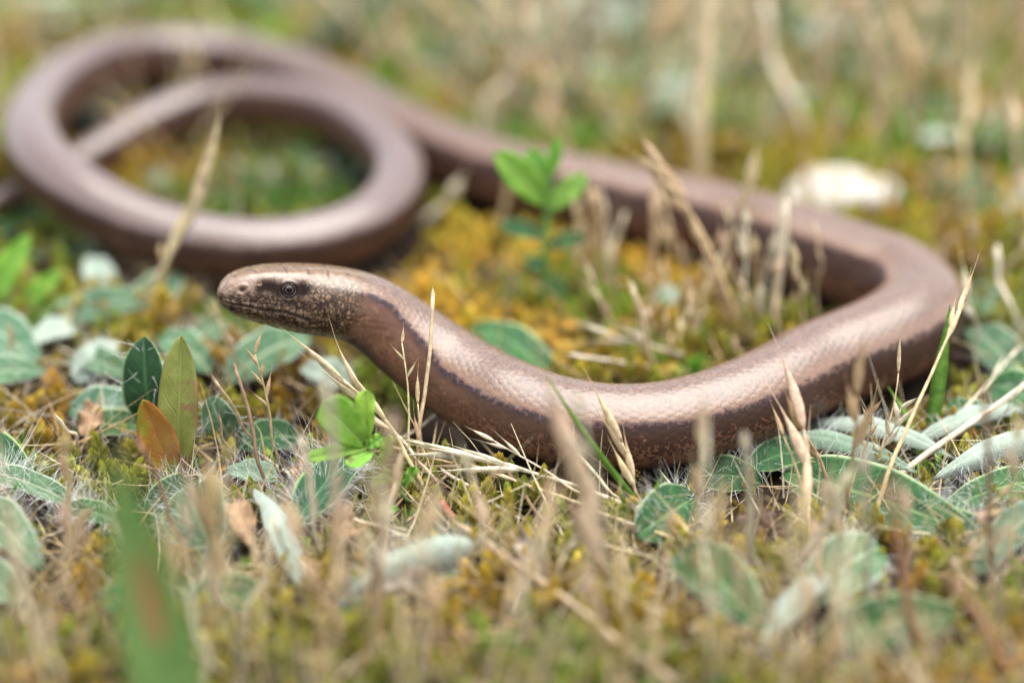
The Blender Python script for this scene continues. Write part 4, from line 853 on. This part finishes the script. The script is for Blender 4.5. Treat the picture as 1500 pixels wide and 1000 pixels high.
hs_((320, 900), (310, 640), 'blurred peach husk before the round dark leaf', r=.035, pal='tan', hl=1.2, hw=.2, nsp=3, spread=.1, dy=-.3)
hs_((270, 800), (205, 650), 'thin rusty straw leaning before the round dark leaf', r=.022, pal='rust', kind='stub', dy=-.2)
hs_((500, 880), (478, 560), 'wide blurred pale straw before the hairy green leaf', r=.045, pal='pale', kind='stub', dy=-.8)
hs_((555, 900), (575, 610), 'blurred beige straw crossing the seedling', r=.05, pal='pink', kind='stub', dy=-.7)
hs_((545, 905), (553, 740), 'dark thin stalk before the silvery arched leaf', r=.024, pal='brown', kind='stub', dy=-.1)
hs_((715, 840), (682, 650), 'blurred pale straw before the husked straws', r=.035, pal='pale', hl=.6, hw=.1, nsp=1, dy=-.3)
hs_((470, 820), (440, 640), 'soft pale straw left of the seedling', r=.03, pal='pale', kind='stub', dy=-.3)
hs_((100, 800), (95, 620), 'blurred brown straw left of the tall green leaf', r=.04, pal='tan', hl=.5, hw=.12, nsp=2, dy=-.3)

# red-tipped shoot
rt_, _ = stem(None, PY(646, 735, P(650, 760, 0)[1]), PY(665, 762, P(650, 760, 0)[1]), P(700, 800, .05), .05, .04, M['stemred'], 'red_shoot'); tag(rt_, 'red pointed shoot behind the silvery arched leaf', 'shoot')

# scattered stalks: prototypes copied with their parts
def protos_stalk():
    out = []
    for kd, pl_, r, hw, nsp, L_ in [('head', 'straw', .026, .10, 3, 1.4), ('head', 'tan', .03, .13, 2, 1.2), ('stub', 'pale', .028, 0, 0, 1.1), ('open', 'straw', .02, .08, 4, 1.5), ('stub', 'tan', .035, 0, 0, .9), ('head', 'pink', .03, .16, 1, 1.3), ('head', 'pale', .02, .08, 2, 1.6), ('stub', 'brown', .022, 0, 0, 1.2)]:
        out.append(stalk((0, 0, 0), (rng.normal(0, .1), rng.normal(0, .1), L_), r=r, kind=kd, pal=pl_, hw=hw or .1, nsp=nsp or 1, hl=.55, local=True, bow=tuple(rng.normal(0, .06, 3)), wob=.15))
    return out
ps = protos_stalk(); ps_used = [False] * len(ps)
def scatter_stalks(n, x0, x1, y0, y1, h0, h1, labelf, group, lean=.22, wide=1.0, tipmin=None, seed=0):
    r_ = np.random.default_rng(seed); k = 0; tries = 0
    while k < n and tries < n * 30:
        tries += 1; px, py = r_.uniform(x0, x1), r_.uniform(y0, y1); p0 = P(px, py, 0); d, low = body_dist([p0[0]], [p0[1]])
        if d[0] < .22: continue
        hgt = r_.uniform(h0, h1); q = int(r_.integers(0, len(ps)))
        if tipmin is not None:
            tp = py - hgt * 1.3 * 110
            if tp < tipmin(px): continue
        if ps_used[q]: o = copy_tree(ps[q])
        else: o = ps[q]; ps_used[q] = True
        o.location = (p0[0], p0[1], float(gh(p0[0], p0[1])) + .02); o.scale = (wide, wide, hgt); o.rotation_euler = (r_.normal(0, lean), r_.normal(0, lean), r_.uniform(0, 6.28))
        tag(o, labelf(px, py, hgt), 'grass stalk', group); k += 1
LM = [(60, 960, 'in the bottom left corner'), (190, 960, 'left of the foot of the tall green leaf'), (330, 960, 'right of the foot of the tall green leaf'), (440, 960, 'at the bottom edge below the pale folded leaf'), (560, 960, 'at the bottom edge below the silvery arched leaf'), (680, 960, 'by the blurred golden moss at the bottom'),
      (800, 960, 'at the bottom edge below the shrivelled leaf'), (930, 970, 'at the bottom edge left of the oval green leaf'), (1060, 980, 'below the oval green leaf'), (1180, 980, 'below the pale curled leaf'), (1310, 980, 'below the flat green blurred leaf'), (1440, 970, 'in the bottom right corner'),
      (60, 800, 'beside the hairy leaves at the left edge'), (180, 800, 'behind the tall green leaf'), (310, 830, 'below the round dark leaf'), (420, 830, 'by the pale folded leaf'), (560, 850, 'by the silvery arched leaf'), (700, 850, 'below the end of the silvery arched leaf'), (820, 830, 'below the awned seed head'), (940, 830, 'below the white-rimmed leaf'), (1060, 800, 'beside the oval green leaf'),
      (1200, 800, 'near the soil clod'), (1340, 820, 'below the large lance leaf'), (1460, 800, 'near the lance leaf tip at the right edge'), (60, 600, 'in the brown moss at the left'), (200, 600, 'beside the olive and red sprout'), (340, 600, 'near the forked straw'),
      (880, 460, 'at the left side of the tuft inside the bend'), (960, 430, 'left of the centre of the tuft inside the bend'), (1030, 460, 'in the heart of the tuft inside the bend'), (1100, 430, 'near the inner corner of the bend'), (1170, 420, 'right against the inner corner of the bend'),
      (430, 40, 'above the crossing of the tail coil'), (520, 80, 'just beyond the outer coil'), (600, 60, 'beyond the coil where it meets the body'), (690, 100, 'beyond the left half of the straight back'), (780, 60, 'above the blurred seedling'), (870, 120, 'beyond the middle of the back'), (960, 60, 'left of the broad pale upright straw'), (1040, 120, 'beside the broad pale upright straw'),
      (1130, 60, 'right of the broad pale upright straw'), (1140, 180, 'between the broad upright straw and the pebble'), (1230, 60, 'far beyond the pebble'), (1240, 170, 'just beyond the pebble'), (1340, 60, 'in the far straw at the upper right'), (1350, 190, 'beyond and right of the pebble'), (1440, 60, 'in the top right corner'), (1450, 190, 'at the right edge level with the pebble'),
      (60, 10, 'in the top left corner'), (180, 10, 'above the left of the coil'), (320, 10, 'above the middle of the coil'), (1380, 320, 'right of the pebble beside the bend'), (1470, 360, 'at the right edge beside the bend'), (1400, 450, 'against the outer side of the bend'), (1480, 500, 'at the right edge above the crossing straws')]
PS_WORD = ['husked straw', 'tan husked straw', 'bare pale straw', 'loosely branched straw', 'bare tan straw', 'single-husked straw', 'thin pale husked straw', 'thin brown bare straw']
seen_lb = {}
def scatter_stalks(n, x0, x1, y0, y1, h0, h1, group, lean=.22, wide=1.0, tipmin=None, seed=0):
    r_ = np.random.default_rng(seed); k = 0; tries = 0
    while k < n and tries < n * 30:
        tries += 1; px, py = r_.uniform(x0, x1), r_.uniform(y0, y1); p0 = P(px, py, 0); d, low = body_dist([p0[0]], [p0[1]])
        if d[0] < .22: continue
        hgt = r_.uniform(h0, h1); q = int(r_.integers(0, len(ps)))
        if tipmin is not None and py - hgt * 1.3 * 110 < tipmin: continue
        e3 = Euler((r_.normal(0, lean), r_.normal(0, lean), r_.uniform(0, 6.28)))
        tv = e3.to_matrix() @ Vector((0, 0, 1)); lw = 'leaning left' if tv.x < -.12 else 'leaning right' if tv.x > .12 else 'upright'
        f_ = (hgt - h0) / (h1 - h0); hw_ = 'short' if f_ < .33 else 'tall' if f_ > .66 else 'mid-height'
        mid = (px, py - hgt * 55); lm = min(LM, key=lambda l: (l[0] - mid[0]) ** 2 + (l[1] - mid[1]) ** 2)[2]
        lb = ' '.join(f'{hw_} {PS_WORD[q]} {lw}, {lm}'.split()[:16])
        if lb in seen_lb: continue
        if ps_used[q]: o = copy_tree(ps[q])
        else: o = ps[q]; ps_used[q] = True
        o.location = (p0[0], p0[1], float(gh(p0[0], p0[1])) + .02); o.scale = (wide, wide, hgt); o.rotation_euler = e3
        seen_lb[lb] = 1; tag(o, lb, 'grass stalk', group); k += 1
scatter_stalks(78, -20, 1520, 880, 1100, .9, 1.7, 'blurred straw along the bottom edge', wide=1.0, tipmin=740, seed=3)
scatter_stalks(26, 0, 1500, 760, 900, .45, .95, 'short straws in the foreground moss', wide=.9, tipmin=700, seed=4)
scatter_stalks(36, 880, 1200, 410, 530, .4, 1.0, 'straws in the tuft inside the right bend', wide=1.1, seed=5)
scatter_stalks(130, 400, 1560, -120, 240, 1.2, 3.2, 'blurred straws in the background', wide=2.6, seed=6)
scatter_stalks(14, -40, 420, -100, 10, 1.2, 2.6, 'straws above the tail coil', wide=2.6, seed=7)
scatter_stalks(22, 1330, 1560, 260, 560, .6, 1.5, 'straws right of the bend', wide=1.5, seed=8)
scatter_stalks(10, 0, 420, 520, 700, .35, .8, 'small straws among the left leaves', wide=.8, seed=9)

# green blades
def blade(P0, Pm, P1, w_, label, mat_='blade', cols=((.10, .24, .03), (.26, .46, .07))):
    n = 16; t = np.linspace(0, 1, n); c = bez(P0, Pm, P1, t); tg = np.gradient(c, axis=0); tg /= np.linalg.norm(tg, axis=1)[:, None]
    f = np.array([-.35, -1, .2]); sd_ = np.cross(tg, f); sd_ /= np.linalg.norm(sd_, axis=1)[:, None]; nn = np.cross(sd_, tg); wv = w_ * np.minimum(1, (1.02 - t) * 2.2) * .5
    rows = [c + sd_ * wv[:, None], c - nn * (wv * .35)[:, None], c - sd_ * wv[:, None], c + nn * .004 - nn * (wv * .15)[:, None]]
    V_ = np.stack(rows, 1).reshape(-1, 3); F_ = [(i * 4 + j, i * 4 + (j + 1) % 4, i * 4 + 4 + (j + 1) % 4, i * 4 + 4 + j) for i in range(n - 1) for j in range(4)]
    tc = np.repeat(np.array(cols[0])[None] * (1 - t[:, None]) + np.array(cols[1])[None] * t[:, None], 4, 0)
    o = mesh('grass_blade', V_, F_, M[mat_], None, True, None, tc); tag(o, label, 'grass blade', 'green grass blades'); return o
yb = P(930, 745, 0)[1]
blade(P(950, 755, 0), PY(860, 650, yb), PY(798, 543, yb - .1), .085, 'thin bright green blade crossing the belly left of centre')
yb = P(1365, 640, 0)[1]
blade(P(1362, 648, 0), PY(1375, 560, yb), PY(1392, 445, yb), .19, 'upright green blade in front of the right bend')
blade(P(1345, 665, 0), PY(1330, 610, yb), PY(1300, 565, yb), .12, 'short green blade left of the upright green blade')
blade(P(920, 760, 0), PY(912, 730, P(920, 760, 0)[1]), PY(905, 700, P(920, 760, 0)[1]), .06, 'tiny green blade at the foot of the awned seed head')
blade(P(945, 760, 0), PY(955, 720, P(920, 760, 0)[1]), PY(975, 690, P(920, 760, 0)[1]), .05, 'tiny green blade left of the white-rimmed leaf')

moss_field(); litter(); thatch()
# ---------------------------------------------------------------- stones, soil, dead scraps
def lump(name, c, rx, ry, rz, mat_, label, cat, rough=.25, sub=4, seed=0, up_=0):
    import bmesh
    bm = bmesh.new(); bmesh.ops.create_icosphere(bm, subdivisions=sub, radius=1)
    from mathutils import noise
    for v in bm.verts:
        p = v.co.copy(); d = noise.noise(p * 1.3 + Vector((seed, 0, 0))) * rough + noise.noise(p * 3.5 + Vector((seed, 3, 0))) * rough * .5 + noise.noise(p * 9 + Vector((seed, 7, 0))) * rough * .22
        v.co = Vector((p.x * rx, p.y * ry, p.z * rz)) * (1 + d)
    me = bpy.data.meshes.new(name); bm.to_mesh(me); bm.free(); me.materials.append(mat_); me.polygons.foreach_set('use_smooth', np.ones(len(me.polygons), bool))
    o = bpy.data.objects.new(name, me); COL.objects.link(o); o.location = c; tag(o, label, cat); return o
p0 = P(1228, 300, 0); lump('pebble', (p0[0], p0[1], .1), .86, .6, .42, M['pebble'], 'blurred creamy white pebble behind the right bend of the body', 'pebble', .22, seed=4)
p0 = P(1108, 768, 0); lump('soil_clod', (p0[0], p0[1], -.12), .36, .32, .26, M['clod'], 'dark crumbly soil clod between the moss buds and the large green leaf', 'soil', .5, 5, seed=8)
p0 = P(1146, 785, 0); lump('soil_clod', (p0[0], p0[1], -.12), .22, .2, .2, M['clod'], 'smaller soil crumb right of the dark clod', 'soil', .5, 4, seed=11)
p0 = P(1114, 790, .05); lump('quartz_grain', tuple(p0), .045, .045, .05, M['bead'], 'tiny shiny white grain on the soil clod', 'stone', .2, 3, seed=2)
def scrap(name, bp, tp, w_, mat_, label, **kw):
    o = leaf(None, P(*bp), P(*tp), w_, top=mat_, under=mat_, nh=0, wav=.09, fold=.5, **kw); o.name = name; tag(o, label, 'dead leaf'); return o
scrap('dead_leaf', (420, 735, .1), (442, 668, .35), .2, 'brown', 'crumpled pink-brown dead leaf scrap left of the hairy leaf', face=(.2, -1, .4))
scrap('dead_leaf', (640, 870, -.02), (510, 862, .05), .42, 'grey', 'withered grey-beige leaf below the silvery arched leaf', face=(0, -.5, 1), roll_=.5)
scrap('dead_leaf', (805, 860, .05), (755, 785, .2), .3, 'grey', 'dark grey-brown shrivelled leaf right of the silvery arched leaf', face=(0, -.8, .7), roll_=.6)
scrap('dead_leaf', (370, 800, .1), (345, 730, .25), .3, 'brown', 'brown dead leaf between the round dark leaf and pale folded leaf', face=(0, -.8, .7))
scrap('dead_leaf', (520, 770, .1), (480, 800, .2), .3, 'brown', 'orange-brown dead leaf left of the silvery arched leaf', face=(0, -.8, .7))
scrap('dead_leaf', (125, 640, .1), (142, 590, .35), .3, 'brown', 'dark brown upturned dead leaf in the brown moss at the left', face=(0, -.9, .5))
scrap('dead_leaf', (660, 940, .1), (720, 960, .2), .3, 'brown', 'blurred brown dead leaf in the golden moss at the bottom', face=(0, -.8, .7))

# yellow moss buds large enough to tell apart
def bud(px, py, z, h, lean, label):
    V_, T_, C_ = moss_bud(24, .34, .10, .17, (.34, .20, .035), (.62, .50, .10)); p0 = P(px, py, z)
    o = mesh('moss_bud', V_ * h, T_, M['moss'], None, True, None, C_); o.location = tuple(p0); o.rotation_euler = (rng.normal(0, .2), lean, rng.uniform(0, 6)); tag(o, label, 'moss bud', 'large yellow moss buds'); return o
for a in [(1040, 785, -.1, 1.1, .3, 'tallest yellow moss bud right of the white-rimmed leaf'), (1052, 792, -.1, .9, .5, 'yellow moss bud leaning right beside the tallest bud'), (1005, 800, -.05, 1., -.3, 'yellow moss bud below the white-rimmed leaf'), (1018, 805, -.1, .7, .1, 'small yellow moss bud between the two taller ones'),
          (920, 760, -.05, 1., -.2, 'yellow moss bud left of the white-rimmed leaf'), (1090, 830, 0, 1., .2, 'pale yellow moss bud below the soil clod'), (1450, 810, 0, 1., .1, 'yellow moss bud under the tip of the large lance leaf'), (240, 480, .2, 1.6, 0, 'blurred orange-yellow bud left of the chin'),
          (730, 700, 0, 1, .1, 'green-yellow moss bud in the shade under the belly')]:
    bud(*a)
